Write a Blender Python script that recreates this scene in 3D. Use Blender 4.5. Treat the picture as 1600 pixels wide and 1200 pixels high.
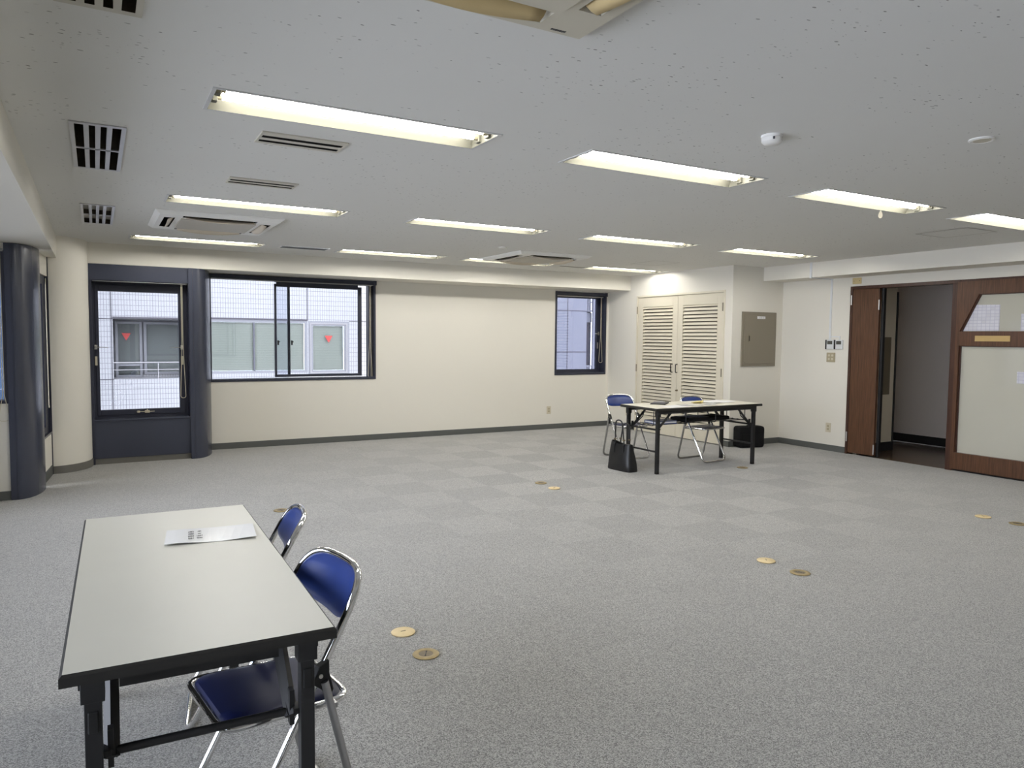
import bpy, bmesh, math, random
from mathutils import Vector, Matrix
random.seed(7)
C = bpy.context.scene.collection
SC = bpy.context.scene
for o in list(bpy.data.objects):
    bpy.data.objects.remove(o)

# ------------------------------------------------------------------ camera, world, exposure
CAM_H = 1.4187
cam_d = bpy.data.cameras.new('camera')
cam_d.sensor_width = 36.0
cam_d.lens = 36.0 * 1148.14 / 1600.0
cam_d.clip_start = 0.05
cam_d.clip_end = 200
cam = bpy.data.objects.new('camera', cam_d)
C.objects.link(cam)
def cam_matrix(pitch, roll, yaw):
    Rz = Matrix.Rotation(yaw, 3, 'Z')
    Rx = Matrix.Rotation(pitch, 3, 'X')
    Ry = Matrix.Rotation(roll, 3, 'Y')
    R = Rz @ Rx @ Ry                       # columns: right, forward, up
    right, fwd, up = R.col[0], R.col[1], R.col[2]
    M = Matrix((right, up, -fwd)).transposed().to_4x4()
    M.translation = Vector((0, 0, CAM_H))
    return M
cam.matrix_world = cam_matrix(-0.0625177, -0.0094795, -0.5156095)
SC.camera = cam

SC.view_settings.view_transform = 'Standard'
SC.view_settings.look = 'None'
SC.view_settings.gamma = 1.0
SC.view_settings.use_curve_mapping = False
SC.view_settings.exposure = 0.0
try:
    SC.cycles.use_denoising = True
    SC.cycles.max_bounces = 10
    SC.cycles.diffuse_bounces = 6
    SC.cycles.glossy_bounces = 5
    SC.cycles.transparent_max_bounces = 12
    SC.cycles.sample_clamp_indirect = 6.0
    SC.cycles.caustics_reflective = False
    SC.cycles.caustics_refractive = False
except Exception:
    pass

SKY_STRENGTH = 7.5
world = bpy.data.worlds.new('overcast_sky')
SC.world = world
world.use_nodes = True
bg = world.node_tree.nodes['Background']
bg.inputs[0].default_value = (0.92, 0.945, 1.0, 1)
bg.inputs[1].default_value = SKY_STRENGTH
TUBE_STRENGTH = 44.0

# ------------------------------------------------------------------ room dimensions
H = 2.399          # ceiling
FZ = 2.176         # underside of the beams over the window walls
XB = -0.323        # face of the left beam
YF = 9.135         # face of the far beam
YW = 9.694         # far wall
XL = 7.291         # wall with the louvred doors
YN = 7.011         # wall with the electrical panel
XR = 8.246         # right wall
XRB = 7.858        # face of the right beam
ZRB = 2.215
YC = 7.49          # short wall by the left pillar
X0, Y0 = -1.5, -2.6

# ------------------------------------------------------------------ materials
def new_mat(name):
    m = bpy.data.materials.new(name)
    m.use_nodes = True
    nt = m.node_tree
    return m, nt, nt.nodes['Principled BSDF']
def setp(b, col=None, rough=None, metal=None, spec=None, coat=None):
    if col is not None: b.inputs['Base Color'].default_value = (*col, 1)
    if rough is not None: b.inputs['Roughness'].default_value = rough
    if metal is not None: b.inputs['Metallic'].default_value = metal
    if spec is not None: b.inputs['Specular IOR Level'].default_value = spec
    if coat is not None: b.inputs['Coat Weight'].default_value = coat
def N(nt, kind, **kw):
    n = nt.nodes.new(kind)
    for k, v in kw.items(): setattr(n, k, v)
    return n
def L(nt, a, b): nt.links.new(a, b)
def mathn(nt, op, a, b=None, clamp=False):
    n = N(nt, 'ShaderNodeMath', operation=op, use_clamp=clamp)
    for i, v in enumerate((a, b)):
        if v is None: continue
        if isinstance(v, (int, float)): n.inputs[i].default_value = v
        else: L(nt, v, n.inputs[i])
    return n.outputs[0]
def mixc(nt, fac, a, b):
    n = N(nt, 'ShaderNodeMix', data_type='RGBA')
    if isinstance(fac, (int, float)): n.inputs[0].default_value = fac
    else: L(nt, fac, n.inputs[0])
    for i, v in ((6, a), (7, b)):
        if isinstance(v, tuple): n.inputs[i].default_value = (*v, 1)
        else: L(nt, v, n.inputs[i])
    return n.outputs[2]
def coords(nt, scale=(1, 1, 1), which='Object'):
    tc = N(nt, 'ShaderNodeTexCoord')
    mp = N(nt, 'ShaderNodeMapping')
    mp.inputs['Scale'].default_value = scale
    L(nt, tc.outputs[which], mp.inputs[0])
    return mp.outputs[0]
def noise(nt, vec, scale, detail=2.0, rough=0.5):
    n = N(nt, 'ShaderNodeTexNoise')
    n.inputs['Scale'].default_value = scale
    n.inputs['Detail'].default_value = detail
    n.inputs['Roughness'].default_value = rough
    L(nt, vec, n.inputs['Vector'])
    return n.outputs['Fac']
def maprange(nt, v, a, b, c=0.0, d=1.0):
    n = N(nt, 'ShaderNodeMapRange')
    L(nt, v, n.inputs[0])
    for i, x in enumerate((a, b, c, d)): n.inputs[1 + i].default_value = x
    return n.outputs[0]
def bump(nt, b, hgt, strength, dist=0.002):
    n = N(nt, 'ShaderNodeBump')
    n.inputs['Strength'].default_value = strength
    n.inputs['Distance'].default_value = dist
    L(nt, hgt, n.inputs['Height'])
    L(nt, n.outputs[0], b.inputs['Normal'])

def plain(name, col, rough=0.5, metal=0.0, spec=0.5, var=0.04, scale=30, coat=None):
    """a procedural paint / plastic: a base colour with a little uneven wear"""
    m, nt, b = new_mat(name)
    setp(b, col, rough, metal, spec, coat)
    v = coords(nt)
    f = noise(nt, v, scale, 3)
    lo = tuple(c * (1 - var) for c in col); hi = tuple(min(1, c * (1 + var)) for c in col)
    L(nt, mixc(nt, f, lo, hi), b.inputs['Base Color'])
    return m

def mat_wall(name, col):
    m, nt, b = new_mat(name)
    setp(b, col, 0.75, spec=0.25)
    v = coords(nt)
    f = noise(nt, v, 0.7, 3); g = noise(nt, v, 260, 2)
    lo = tuple(c * 0.965 for c in col)
    L(nt, mixc(nt, f, lo, col), b.inputs['Base Color'])
    bump(nt, b, g, 0.12, 0.001)
    return m
M = {}
M['wall'] = mat_wall('wall_vinyl', (0.775, 0.748, 0.678))
M['beam'] = mat_wall('beam_paint', (0.775, 0.748, 0.678))
M['hall_cream'] = mat_wall('hall_cream', (0.84, 0.76, 0.60))
M['hall_grey'] = mat_wall('hall_grey', (0.66, 0.60, 0.55))
M['hall_ceiling'] = mat_wall('hall_ceiling', (0.6, 0.58, 0.55))

def mat_ceiling():
    m, nt, b = new_mat('rockwool_board')
    setp(b, (0.86, 0.86, 0.84), 0.9, spec=0.1)
    v = coords(nt)
    warp = N(nt, 'ShaderNodeTexNoise'); warp.inputs['Scale'].default_value = 9
    L(nt, v, warp.inputs['Vector'])
    addv = N(nt, 'ShaderNodeVectorMath', operation='MULTIPLY_ADD')
    L(nt, warp.outputs['Color'], addv.inputs[0]); addv.inputs[1].default_value = (0.05, 0.05, 0)
    L(nt, v, addv.inputs[2])
    mp = N(nt, 'ShaderNodeMapping'); mp.inputs['Scale'].default_value = (36, 76, 1)
    L(nt, addv.outputs[0], mp.inputs[0])
    vo = N(nt, 'ShaderNodeTexVoronoi', feature='F1', voronoi_dimensions='2D'); vo.inputs['Scale'].default_value = 1.0
    L(nt, mp.outputs[0], vo.inputs['Vector'])
    sep = N(nt, 'ShaderNodeSeparateColor'); L(nt, vo.outputs['Color'], sep.inputs[0])
    patch = noise(nt, v, 1.6, 2)
    thr = maprange(nt, patch, 0.38, 0.72, 0.004, 0.20)
    pick = mathn(nt, 'LESS_THAN', sep.outputs[0], thr)
    size = mathn(nt, 'MULTIPLY', sep.outputs[1], 0.30)
    spot = mathn(nt, 'LESS_THAN', vo.outputs['Distance'], size)
    f = mathn(nt, 'MULTIPLY', pick, spot)
    f = mathn(nt, 'MULTIPLY', f, maprange(nt, sep.outputs[2], 0, 1, 0.10, 0.85))
    tone = mixc(nt, noise(nt, v, 0.8, 3), (0.735, 0.73, 0.705), (0.785, 0.78, 0.755))
    L(nt, mixc(nt, f, tone, (0.17, 0.165, 0.15)), b.inputs['Base Color'])
    bump(nt, b, noise(nt, v, 180, 3), 0.15, 0.002)
    return m
M['ceiling'] = mat_ceiling()

def mat_carpet():
    m, nt, b = new_mat('carpet_tiles')
    setp(b, (0.3, 0.3, 0.3), 1.0, spec=0.05)
    b.inputs['Sheen Weight'].default_value = 0.40
    v = coords(nt)
    sh = N(nt, 'ShaderNodeMapping'); sh.inputs['Location'].default_value = (-0.25, -0.17, 0); 
    L(nt, v, sh.inputs[0])
    sc = N(nt, 'ShaderNodeVectorMath', operation='SCALE'); sc.inputs['Scale'].default_value = 2.0
    L(nt, sh.outputs[0], sc.inputs[0])
    fl = N(nt, 'ShaderNodeVectorMath', operation='FLOOR'); L(nt, sc.outputs[0], fl.inputs[0])
    sx = N(nt, 'ShaderNodeSeparateXYZ'); L(nt, fl.outputs[0], sx.inputs[0])
    chk = mathn(nt, 'FLOORED_MODULO', mathn(nt, 'ADD', sx.outputs[0], sx.outputs[1]), 2.0)
    wn = N(nt, 'ShaderNodeTexWhiteNoise', noise_dimensions='2D'); L(nt, fl.outputs[0], wn.inputs['Vector'])
    tilef = mathn(nt, 'ADD', mathn(nt, 'MULTIPLY', chk, 0.72), mathn(nt, 'MULTIPLY', wn.outputs['Value'], 0.28))
    # alternate tiles are laid a quarter turn; their view-dependent sheen is painted as contrast, fading away from the far table
    ds = N(nt, 'ShaderNodeVectorMath', operation='DISTANCE'); L(nt, v, ds.inputs[0]); ds.inputs[1].default_value = (5.0, 6.6, 0)
    con = maprange(nt, ds.outputs['Value'], 1.2, 4.2, 1.0, 0.12)
    tilef = mathn(nt, 'ADD', 0.5, mathn(nt, 'MULTIPLY', mathn(nt, 'SUBTRACT', tilef, 0.5), con))
    base = mixc(nt, tilef, (0.256, 0.250, 0.234), (0.338, 0.331, 0.311))
    # looped pile: light and dark yarn flecks
    s1 = noise(nt, v, 150, 3, 0.75)
    vo = N(nt, 'ShaderNodeTexVoronoi', feature='F1', voronoi_dimensions='2D'); vo.inputs['Scale'].default_value = 290
    L(nt, v, vo.inputs['Vector'])
    vc = N(nt, 'ShaderNodeSeparateColor'); L(nt, vo.outputs['Color'], vc.inputs[0])
    yarn = maprange(nt, vc.outputs[0], 0, 1, 0.34, 0.68)
    fleck = mathn(nt, 'ADD', mathn(nt, 'MULTIPLY', s1, 0.25), mathn(nt, 'MULTIPLY', yarn, 0.75))
    fleck = maprange(nt, fleck, 0.38, 0.64, 0.40, 1.60)
    mul = N(nt, 'ShaderNodeVectorMath', operation='SCALE')
    L(nt, base, mul.inputs[0]); L(nt, fleck, mul.inputs['Scale'])
    # tile seams
    fr = N(nt, 'ShaderNodeVectorMath', operation='FRACTION'); L(nt, sc.outputs[0], fr.inputs[0])
    fx = N(nt, 'ShaderNodeSeparateXYZ'); L(nt, fr.outputs[0], fx.inputs[0])
    seam = None
    for o in (fx.outputs[0], fx.outputs[1]):
        d = mathn(nt, 'ABSOLUTE', mathn(nt, 'SUBTRACT', o, 0.5))
        g = mathn(nt, 'GREATER_THAN', d, 0.4965)
        seam = g if seam is None else mathn(nt, 'MAXIMUM', seam, g)
    col = mixc(nt, mathn(nt, 'MULTIPLY', seam, 0.25), mul.outputs[0], (0.16, 0.16, 0.16))
    L(nt, col, b.inputs['Base Color'])
    bump(nt, b, vo.outputs['Distance'], 0.15, 0.002)
    return m
M['carpet'] = mat_carpet()

def mat_wood(name, dark, light, scale=1.0):
    m, nt, b = new_mat(name)
    setp(b, dark, 0.35, spec=0.4)
    v = coords(nt, (26 * scale, 26 * scale, 1.1))
    f = noise(nt, v, 3.0, 5, 0.6)
    v2 = coords(nt, (90, 90, 2.5))
    g = noise(nt, v2, 3.0, 2, 0.5)
    f = mathn(nt, 'ADD', mathn(nt, 'MULTIPLY', f, 0.7), mathn(nt, 'MULTIPLY', g, 0.3))
    L(nt, mixc(nt, maprange(nt, f, 0.3, 0.7), dark, light), b.inputs['Base Color'])
    bump(nt, b, g, 0.06, 0.001)
    return m
M['wood'] = mat_wood('walnut_veneer', (0.050, 0.022, 0.011), (0.150, 0.068, 0.034))
M['wood_dark'] = mat_wood('walnut_frame', (0.035, 0.014, 0.009), (0.085, 0.036, 0.022))

M['navy'] = plain('navy_window_steel', (0.047, 0.053, 0.080), 0.27, 0.0, 0.5, 0.05, 3)
M['navy_dark'] = plain('navy_aluminium_frame', (0.026, 0.029, 0.050), 0.4, 0.0, 0.5, 0.05, 8)
M['base'] = plain('baseboard_vinyl', (0.105, 0.11, 0.105), 0.55, 0, 0.4)
M['base_light'] = plain('baseboard_taupe', (0.16, 0.155, 0.14), 0.6, 0, 0.3)
M['black'] = plain('black_steel', (0.012, 0.012, 0.013), 0.45, 0, 0.5)
M['edge'] = plain('black_edge_band', (0.020, 0.019, 0.017), 0.5, 0, 0.4)
M['rubber'] = plain('black_plastic', (0.012, 0.012, 0.012), 0.55, 0, 0.4)
M['chrome'] = plain('chrome_tube', (0.80, 0.80, 0.80), 0.09, 1.0, 0.5, 0.02)
M['satin'] = plain('satin_steel_tube', (0.42, 0.42, 0.42), 0.33, 1.0, 0.5, 0.03)
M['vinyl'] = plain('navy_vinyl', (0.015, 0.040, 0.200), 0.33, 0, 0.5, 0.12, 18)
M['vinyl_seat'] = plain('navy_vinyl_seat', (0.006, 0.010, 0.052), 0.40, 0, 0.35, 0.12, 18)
M['white_metal'] = plain('white_enamel', (0.80, 0.79, 0.76), 0.4, 0, 0.5, 0.02)
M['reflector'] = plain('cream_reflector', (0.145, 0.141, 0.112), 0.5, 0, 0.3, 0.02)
M['lip'] = plain('lamp_trim_enamel', (0.62, 0.62, 0.62), 0.45, 0, 0.4, 0.02)
M['ivory'] = plain('ivory_plastic', (0.60, 0.545, 0.42), 0.45, 0, 0.4, 0.03)
M['ivory_dark'] = plain('beige_plastic', (0.40, 0.35, 0.24), 0.45, 0, 0.4, 0.03)
M['cord'] = plain('ivory_cord', (0.62, 0.57, 0.44), 0.6, 0, 0.3)
M['louvre'] = plain('cream_door_paint', (0.70, 0.652, 0.535), 0.5, 0, 0.4, 0.03, 4)
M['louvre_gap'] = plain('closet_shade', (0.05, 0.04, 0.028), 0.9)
M['taupe'] = plain('taupe_steel_panel', (0.245, 0.215, 0.165), 0.45, 0, 0.4, 0.03, 3)
M['hall_panel'] = plain('hall_panel_paint', (0.20, 0.165, 0.11), 0.5, 0, 0.4, 0.03, 3)
M['steel'] = plain('hinge_steel', (0.55, 0.53, 0.49), 0.35, 0.9)
M['brass'] = plain('brass', (0.33, 0.255, 0.125), 0.45, 0.4, 0.5, 0.2, 60)
M['brass_dark'] = plain('worn_brass', (0.17, 0.135, 0.085), 0.5, 0.3, 0.5, 0.25, 60)
M['cap_cream'] = plain('cream_cap', (0.74, 0.59, 0.33), 0.45, 0.1, 0.5, 0.12, 60)
M['plate_yellow'] = plain('yellowed_plate', (0.62, 0.50, 0.26), 0.45, 0, 0.4, 0.05, 20)
M['plaque'] = plain('gold_plaque', (0.52, 0.36, 0.145), 0.4, 0.25, 0.5, 0.05, 20)
M['laminate'] = plain('grey_beige_laminate', (0.58, 0.57, 0.505), 0.34, 0, 0.5, 0.03, 5)
M['laminate2'] = plain('ivory_laminate', (0.74, 0.71, 0.62), 0.4, 0, 0.5, 0.03, 5)
M['paper'] = plain('white_paper', (0.80, 0.80, 0.82), 0.6, 0, 0.3, 0.02)
M['paper_cool'] = plain('cool_white_paper', (0.66, 0.66, 0.74), 0.5, 0, 0.3, 0.02)
M['print_grey'] = plain('grey_print', (0.30, 0.30, 0.40), 0.6)
M['film'] = plain('laminated_sheet', (0.90, 0.91, 0.92), 0.12, 0, 0.5, 0.02)
M['ink'] = plain('black_ink', (0.05, 0.05, 0.055), 0.6)
M['yellow'] = plain('yellow_paper', (0.66, 0.55, 0.22), 0.6)
M['leather'] = plain('black_leather', (0.012, 0.012, 0.013), 0.34, 0, 0.5, 0.3, 25)
M['nylon'] = plain('black_nylon', (0.009, 0.009, 0.010), 0.85, 0, 0.2, 0.3, 120)
M['dark_void'] = plain('dark_duct', (0.012, 0.011, 0.010), 0.9)
M['duct'] = plain('dusty_duct', (0.10, 0.085, 0.065), 0.9, 0, 0.1, 0.4, 30)
M['vent_alu'] = plain('brushed_vent', (0.55, 0.55, 0.56), 0.35, 0.6, 0.5, 0.08, 12)
M['vent_cream'] = plain('cream_vent', (0.58, 0.55, 0.47), 0.5, 0, 0.4, 0.06, 12)
M['ac'] = plain('aircon_plastic', (0.86, 0.85, 0.82), 0.5, 0, 0.4, 0.02)
M['ac_old'] = plain('aircon_yellowed', (0.60, 0.56, 0.46), 0.5, 0, 0.4, 0.05, 3)
M['ac_flap'] = plain('aircon_flap', (0.66, 0.58, 0.46), 0.5, 0, 0.4, 0.03)
M['ac_flap_old'] = plain('aircon_flap_tan', (0.62, 0.48, 0.25), 0.5, 0, 0.4, 0.06, 4)
M['ac_grille'] = plain('aircon_grille', (0.50, 0.465, 0.40), 0.55, 0, 0.4, 0.03)
M['screen'] = plain('grey_lcd', (0.085, 0.085, 0.075), 0.25)
M['controller'] = plain('controller_white', (0.68, 0.70, 0.71), 0.4)
M['raceway'] = plain('white_raceway', (0.72, 0.735, 0.75), 0.45)
M['hall_floor'] = plain('brown_hall_vinyl', (0.085, 0.052, 0.030), 0.22, 0, 0.5, 0.1, 3)
M['red'] = plain('red_triangle', (0.42, 0.03, 0.025), 0.5)
M['out_alu'] = plain('facade_aluminium', (0.185, 0.185, 0.198), 0.5, 0, 0.15, 0.02)
M['out_dark'] = plain('facade_dark', (0.054, 0.049, 0.059), 0.7)
M['out_grey'] = plain('facade_grey', (0.070, 0.070, 0.084), 0.6)
M['out_pave'] = plain('pale_paving', (0.34, 0.34, 0.33), 0.8)
M['rail'] = plain('balcony_rail', (0.248, 0.238, 0.243), 0.35, 0.3)

def mat_tube():
    m, nt, b = new_mat('fluorescent_tube')
    nt.nodes.remove(b)
    e = N(nt, 'ShaderNodeEmission')
    e.inputs[0].default_value = (1.0, 0.97, 0.905, 1)
    e.inputs[1].default_value = TUBE_STRENGTH
    L(nt, e.outputs[0], nt.nodes['Material Output'].inputs[0])
    return m
M['tube'] = mat_tube()

def mat_glass(name, tint, refl=0.06):
    m, nt, b = new_mat(name)
    nt.nodes.remove(b)
    t = N(nt, 'ShaderNodeBsdfTransparent'); t.inputs[0].default_value = (*tint, 1)
    g = N(nt, 'ShaderNodeBsdfGlossy'); g.inputs['Roughness'].default_value = 0.01
    fr = N(nt, 'ShaderNodeFresnel'); fr.inputs[0].default_value = 1.45
    f = mathn(nt, 'MULTIPLY', fr.outputs[0], refl / 0.04, True)
    mx = N(nt, 'ShaderNodeMixShader')
    L(nt, f, mx.inputs[0]); L(nt, t.outputs[0], mx.inputs[1]); L(nt, g.outputs[0], mx.inputs[2])
    L(nt, mx.outputs[0], nt.nodes['Material Output'].inputs[0])
    return m
M['glass'] = mat_glass('clear_pane', (0.90, 0.92, 0.96), 0.04)
M['glass_blue'] = mat_glass('tinted_pane', (0.78, 0.80, 0.90))
M['glass_out'] = mat_glass('facade_pane', (0.93, 0.95, 0.93), 0.06)

def mat_backed_glass(name, col, gloss, ior):
    m, nt, b = new_mat(name)
    setp(b, col, 0.6, spec=0.2)
    b.inputs['Coat Weight'].default_value = 1.0
    b.inputs['Coat Roughness'].default_value = gloss
    b.inputs['Coat IOR'].default_value = ior
    v = coords(nt)
    L(nt, mixc(nt, noise(nt, v, 1.2, 2), tuple(c * 0.95 for c in col), col), b.inputs['Base Color'])
    return m
M['film_glass'] = mat_backed_glass('white_film_glass', (0.53, 0.52, 0.45), 0.02, 1.5)
M['film_glass_upper'] = mat_backed_glass('upper_film_glass', (0.50, 0.49, 0.42), 0.0, 1.6)

def mat_tiles(name, col, grout, tw, th, gap, var=0.05, axis='X'):
    """small stacked wall tiles laid on a vertical wall"""
    m, nt, b = new_mat(name)
    setp(b, col, 0.5, spec=0.2)
    tc = N(nt, 'ShaderNodeTexCoord')
    sx = N(nt, 'ShaderNodeSeparateXYZ'); L(nt, tc.outputs['Object'], sx.inputs[0])
    u = mathn(nt, 'DIVIDE', sx.outputs[0 if axis == 'X' else 1], tw)
    w = mathn(nt, 'DIVIDE', sx.outputs[2], th)
    seam = None
    for q, s in ((u, tw), (w, th)):
        fr = mathn(nt, 'FRACT', mathn(nt, 'ADD', q, 1000.0))
        d = mathn(nt, 'ABSOLUTE', mathn(nt, 'SUBTRACT', fr, 0.5))
        g = mathn(nt, 'GREATER_THAN', d, 0.5 - gap / s / 2)
        seam = g if seam is None else mathn(nt, 'MAXIMUM', seam, g)
    cb = N(nt, 'ShaderNodeCombineXYZ')
    L(nt, mathn(nt, 'FLOOR', u), cb.inputs[0]); L(nt, mathn(nt, 'FLOOR', w), cb.inputs[1])
    wn = N(nt, 'ShaderNodeTexWhiteNoise', noise_dimensions='2D'); L(nt, cb.outputs[0], wn.inputs['Vector'])
    c0 = mixc(nt, wn.outputs['Value'], tuple(c * (1 - var) for c in col), col)
    L(nt, mixc(nt, seam, c0, grout), b.inputs['Base Color'])
    return m
M['tile'] = mat_tiles('white_facade_tiles', (0.313, 0.310, 0.316), (0.130, 0.127, 0.143), 0.048, 0.098, 0.007)
M['tile_side'] = mat_tiles('white_side_tiles', (0.313, 0.310, 0.316), (0.130, 0.127, 0.143), 0.048, 0.098, 0.007, axis='Y')
M['gridded_cells'] = mat_tiles('gridded_cells', (0.68, 0.68, 0.75), (0.50, 0.50, 0.60), 0.0435, 0.0345, 0.0050, 0.12, axis='Y')
M['tile_blue'] = mat_tiles('blue_glass_panels', (0.051, 0.086, 0.130), (0.184, 0.194, 0.211), 0.27, 0.30, 0.014, 0.25)
M['tile_shaded'] = mat_tiles('shaded_panel_ribs', (0.151, 0.154, 0.168), (0.135, 0.137, 0.151), 0.07, 50, 0.010, 0.02)  # pale facade standing in shade: the bluish dimming is put into the colour
M['tile_shaded2'] = mat_tiles('shaded_small_tiles', (0.151, 0.156, 0.168), (0.122, 0.124, 0.144), 0.16, 0.16, 0.012, 0.03)  # same facade, its shade likewise painted into the tile colour
def mat_blind():
    m, nt, b = new_mat('facade_blinds')
    tc = N(nt, 'ShaderNodeTexCoord')
    sx = N(nt, 'ShaderNodeSeparateXYZ'); L(nt, tc.outputs['Object'], sx.inputs[0])
    fr = mathn(nt, 'FRACT', mathn(nt, 'ADD', mathn(nt, 'DIVIDE', sx.outputs[2], 0.035), 100.0))
    L(nt, mixc(nt, mathn(nt, 'GREATER_THAN', fr, 0.75), (0.44, 0.445, 0.42), (0.36, 0.365, 0.355)), b.inputs['Base Color'])
    return m
M['blind'] = mat_blind()

# ------------------------------------------------------------------ mesh helpers
class MB:
    def __init__(s): s.v = []; s.f = []
    def add(s, vs, fs):
        o = len(s.v); s.v += [tuple(p) for p in vs]; s.f += [tuple(i + o for i in q) for q in fs]; return s
    def quad(s, a, b, c, d): return s.add([a, b, c, d], [(0, 1, 2, 3)])
    def box(s, x0, x1, y0, y1, z0, z1, mtx=None):
        vs = [(x, y, z) for z in (z0, z1) for y in (y0, y1) for x in (x0, x1)]
        if mtx: vs = [mtx @ Vector(p) for p in vs]
        return s.add(vs, [(0, 2, 3, 1), (4, 5, 7, 6), (0, 1, 5, 4), (2, 6, 7, 3), (0, 4, 6, 2), (1, 3, 7, 5)])
    def tube(s, path, r, n=8, closed=False, cap=True):
        P = [Vector(p) for p in path]; k = len(P)
        tang = []
        for i in range(k):
            a = P[i - 1] if (closed or i > 0) else P[i]
            b = P[(i + 1) % k] if (closed or i < k - 1) else P[i]
            tang.append((b - a).normalized())
        ref = Vector((0, 0, 1)) if abs(tang[0].z) < 0.9 else Vector((1, 0, 0))
        nrm = (ref - tang[0] * ref.dot(tang[0])).normalized()
        vs = []
        for i in range(k):
            nrm = (nrm - tang[i] * nrm.dot(tang[i])).normalized()
            bi = tang[i].cross(nrm)
            rr = r[i] if isinstance(r, (list, tuple)) else r
            for j in range(n):
                a = 2 * math.pi * j / n
                vs.append(P[i] + (nrm * math.cos(a) + bi * math.sin(a)) * rr)
        fs = []
        for i in range(k if closed else k - 1):
            for j in range(n):
                a = i * n + j; b = i * n + (j + 1) % n
                c = ((i + 1) % k) * n + (j + 1) % n; d = ((i + 1) % k) * n + j
                fs.append((a, b, c, d))
        if cap and not closed:
            fs.append(tuple(range(n - 1, -1, -1))); fs.append(tuple((k - 1) * n + j for j in range(n)))
        return s.add(vs, fs)
    def lathe(s, prof, n=24, c=(0, 0, 0), cap=True):
        """profile of (radius, z); revolved about the z axis through c"""
        vs = []; k = len(prof)
        for (r, z) in prof:
            for j in range(n):
                a = 2 * math.pi * j / n
                vs.append((c[0] + r * math.cos(a), c[1] + r * math.sin(a), c[2] + z))
        fs = [(i * n + j, i * n + (j + 1) % n, (i + 1) * n + (j + 1) % n, (i + 1) * n + j) for i in range(k - 1) for j in range(n)]
        if cap: fs.append(tuple(range(n - 1, -1, -1))); fs.append(tuple((k - 1) * n + j for j in range(n)))
        return s.add(vs, fs)
    def prism(s, pts, z0, z1):
        """closed outline in xy, swept up from z0 to z1"""
        n = len(pts)
        vs = [(x, y, z0) for x, y in pts] + [(x, y, z1) for x, y in pts]
        fs = [(i, (i + 1) % n, n + (i + 1) % n, n + i) for i in range(n)]
        fs.append(tuple(range(n - 1, -1, -1))); fs.append(tuple(range(n, 2 * n)))
        return s.add(vs, fs)
    def sheet(s, u0, u1, v0, v1, holes, fn):
        """flat panel on [u0,u1]x[v0,v1] with rectangular holes; fn maps (u,v) to xyz"""
        us = sorted({u0, u1} | {u for h in holes for u in h[:2] if u0 < u < u1})
        vs_ = sorted({v0, v1} | {v for h in holes for v in h[2:] if v0 < v < v1})
        idx = {}; vs = []; fs = []
        def vid(i, j):
            if (i, j) not in idx:
                idx[(i, j)] = len(vs); vs.append(fn(us[i], vs_[j]))
            return idx[(i, j)]
        for i in range(len(us) - 1):
            for j in range(len(vs_) - 1):
                cu = (us[i] + us[i + 1]) / 2; cv = (vs_[j] + vs_[j + 1]) / 2
                if any(h[0] < cu < h[1] and h[2] < cv < h[3] for h in holes): continue
                fs.append((vid(i, j), vid(i + 1, j), vid(i + 1, j + 1), vid(i, j + 1)))
        return s.add(vs, fs)
    def rot(s, ang, c=(0, 0)):
        ca, sa = math.cos(ang), math.sin(ang)
        s.v = [(c[0] + (x - c[0]) * ca - (y - c[1]) * sa, c[1] + (x - c[0]) * sa + (y - c[1]) * ca, z) for x, y, z in s.v]
        return s

def obj(name, mb, mat, parent=None, smooth=False, bevel=0, kind=None, solid=0):
    me = bpy.data.meshes.new(name)
    me.from_pydata([tuple(p) for p in mb.v], [], mb.f)
    bm = bmesh.new(); bm.from_mesh(me)
    bmesh.ops.recalc_face_normals(bm, faces=bm.faces)
    bm.to_mesh(me); bm.free()
    me.materials.append(M[mat] if isinstance(mat, str) else mat)
    if smooth:
        for p in me.polygons: p.use_smooth = True
        me.set_sharp_from_angle(angle=math.radians(38))
    o = bpy.data.objects.new(name, me)
    C.objects.link(o)
    if parent: o.parent = parent
    if bevel:
        b = o.modifiers.new('edge_round', 'BEVEL'); b.width = bevel; b.segments = 2; b.limit_method = 'ANGLE'; b.angle_limit = math.radians(40)
    if solid:
        b = o.modifiers.new('thickness', 'SOLIDIFY'); b.thickness = solid; b.offset = 0
    if kind: o['kind'] = kind
    return o
def tag(o, label, cat, group=None):
    o['label'] = label; o['category'] = cat
    if group: o['group'] = group
    return o
def thing(name, label, cat, loc=(0, 0, 0), rz=0.0, group=None):
    o = bpy.data.objects.new(name, None); o.empty_display_size = 0.1
    C.objects.link(o); o.location = loc; o.rotation_euler = (0, 0, rz)
    return tag(o, label, cat, group)
def struct(name, loc=(0, 0, 0), rz=0.0):
    o = bpy.data.objects.new(name, None); o.empty_display_size = 0.1
    C.objects.link(o); o.location = loc; o.rotation_euler = (0, 0, rz); o['kind'] = 'structure'
    return o
def dup(root, loc, rz, label, group=None):
    r = root.copy(); C.objects.link(r); r.location = loc; r.rotation_euler = (0, 0, rz)
    r['label'] = label
    if group: r['group'] = group
    for ch in list(root.children):
        c = ch.copy(); C.objects.link(c); c.parent = r
        for g in list(ch.children):
            d = g.copy(); C.objects.link(d); d.parent = c
    return r
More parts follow.
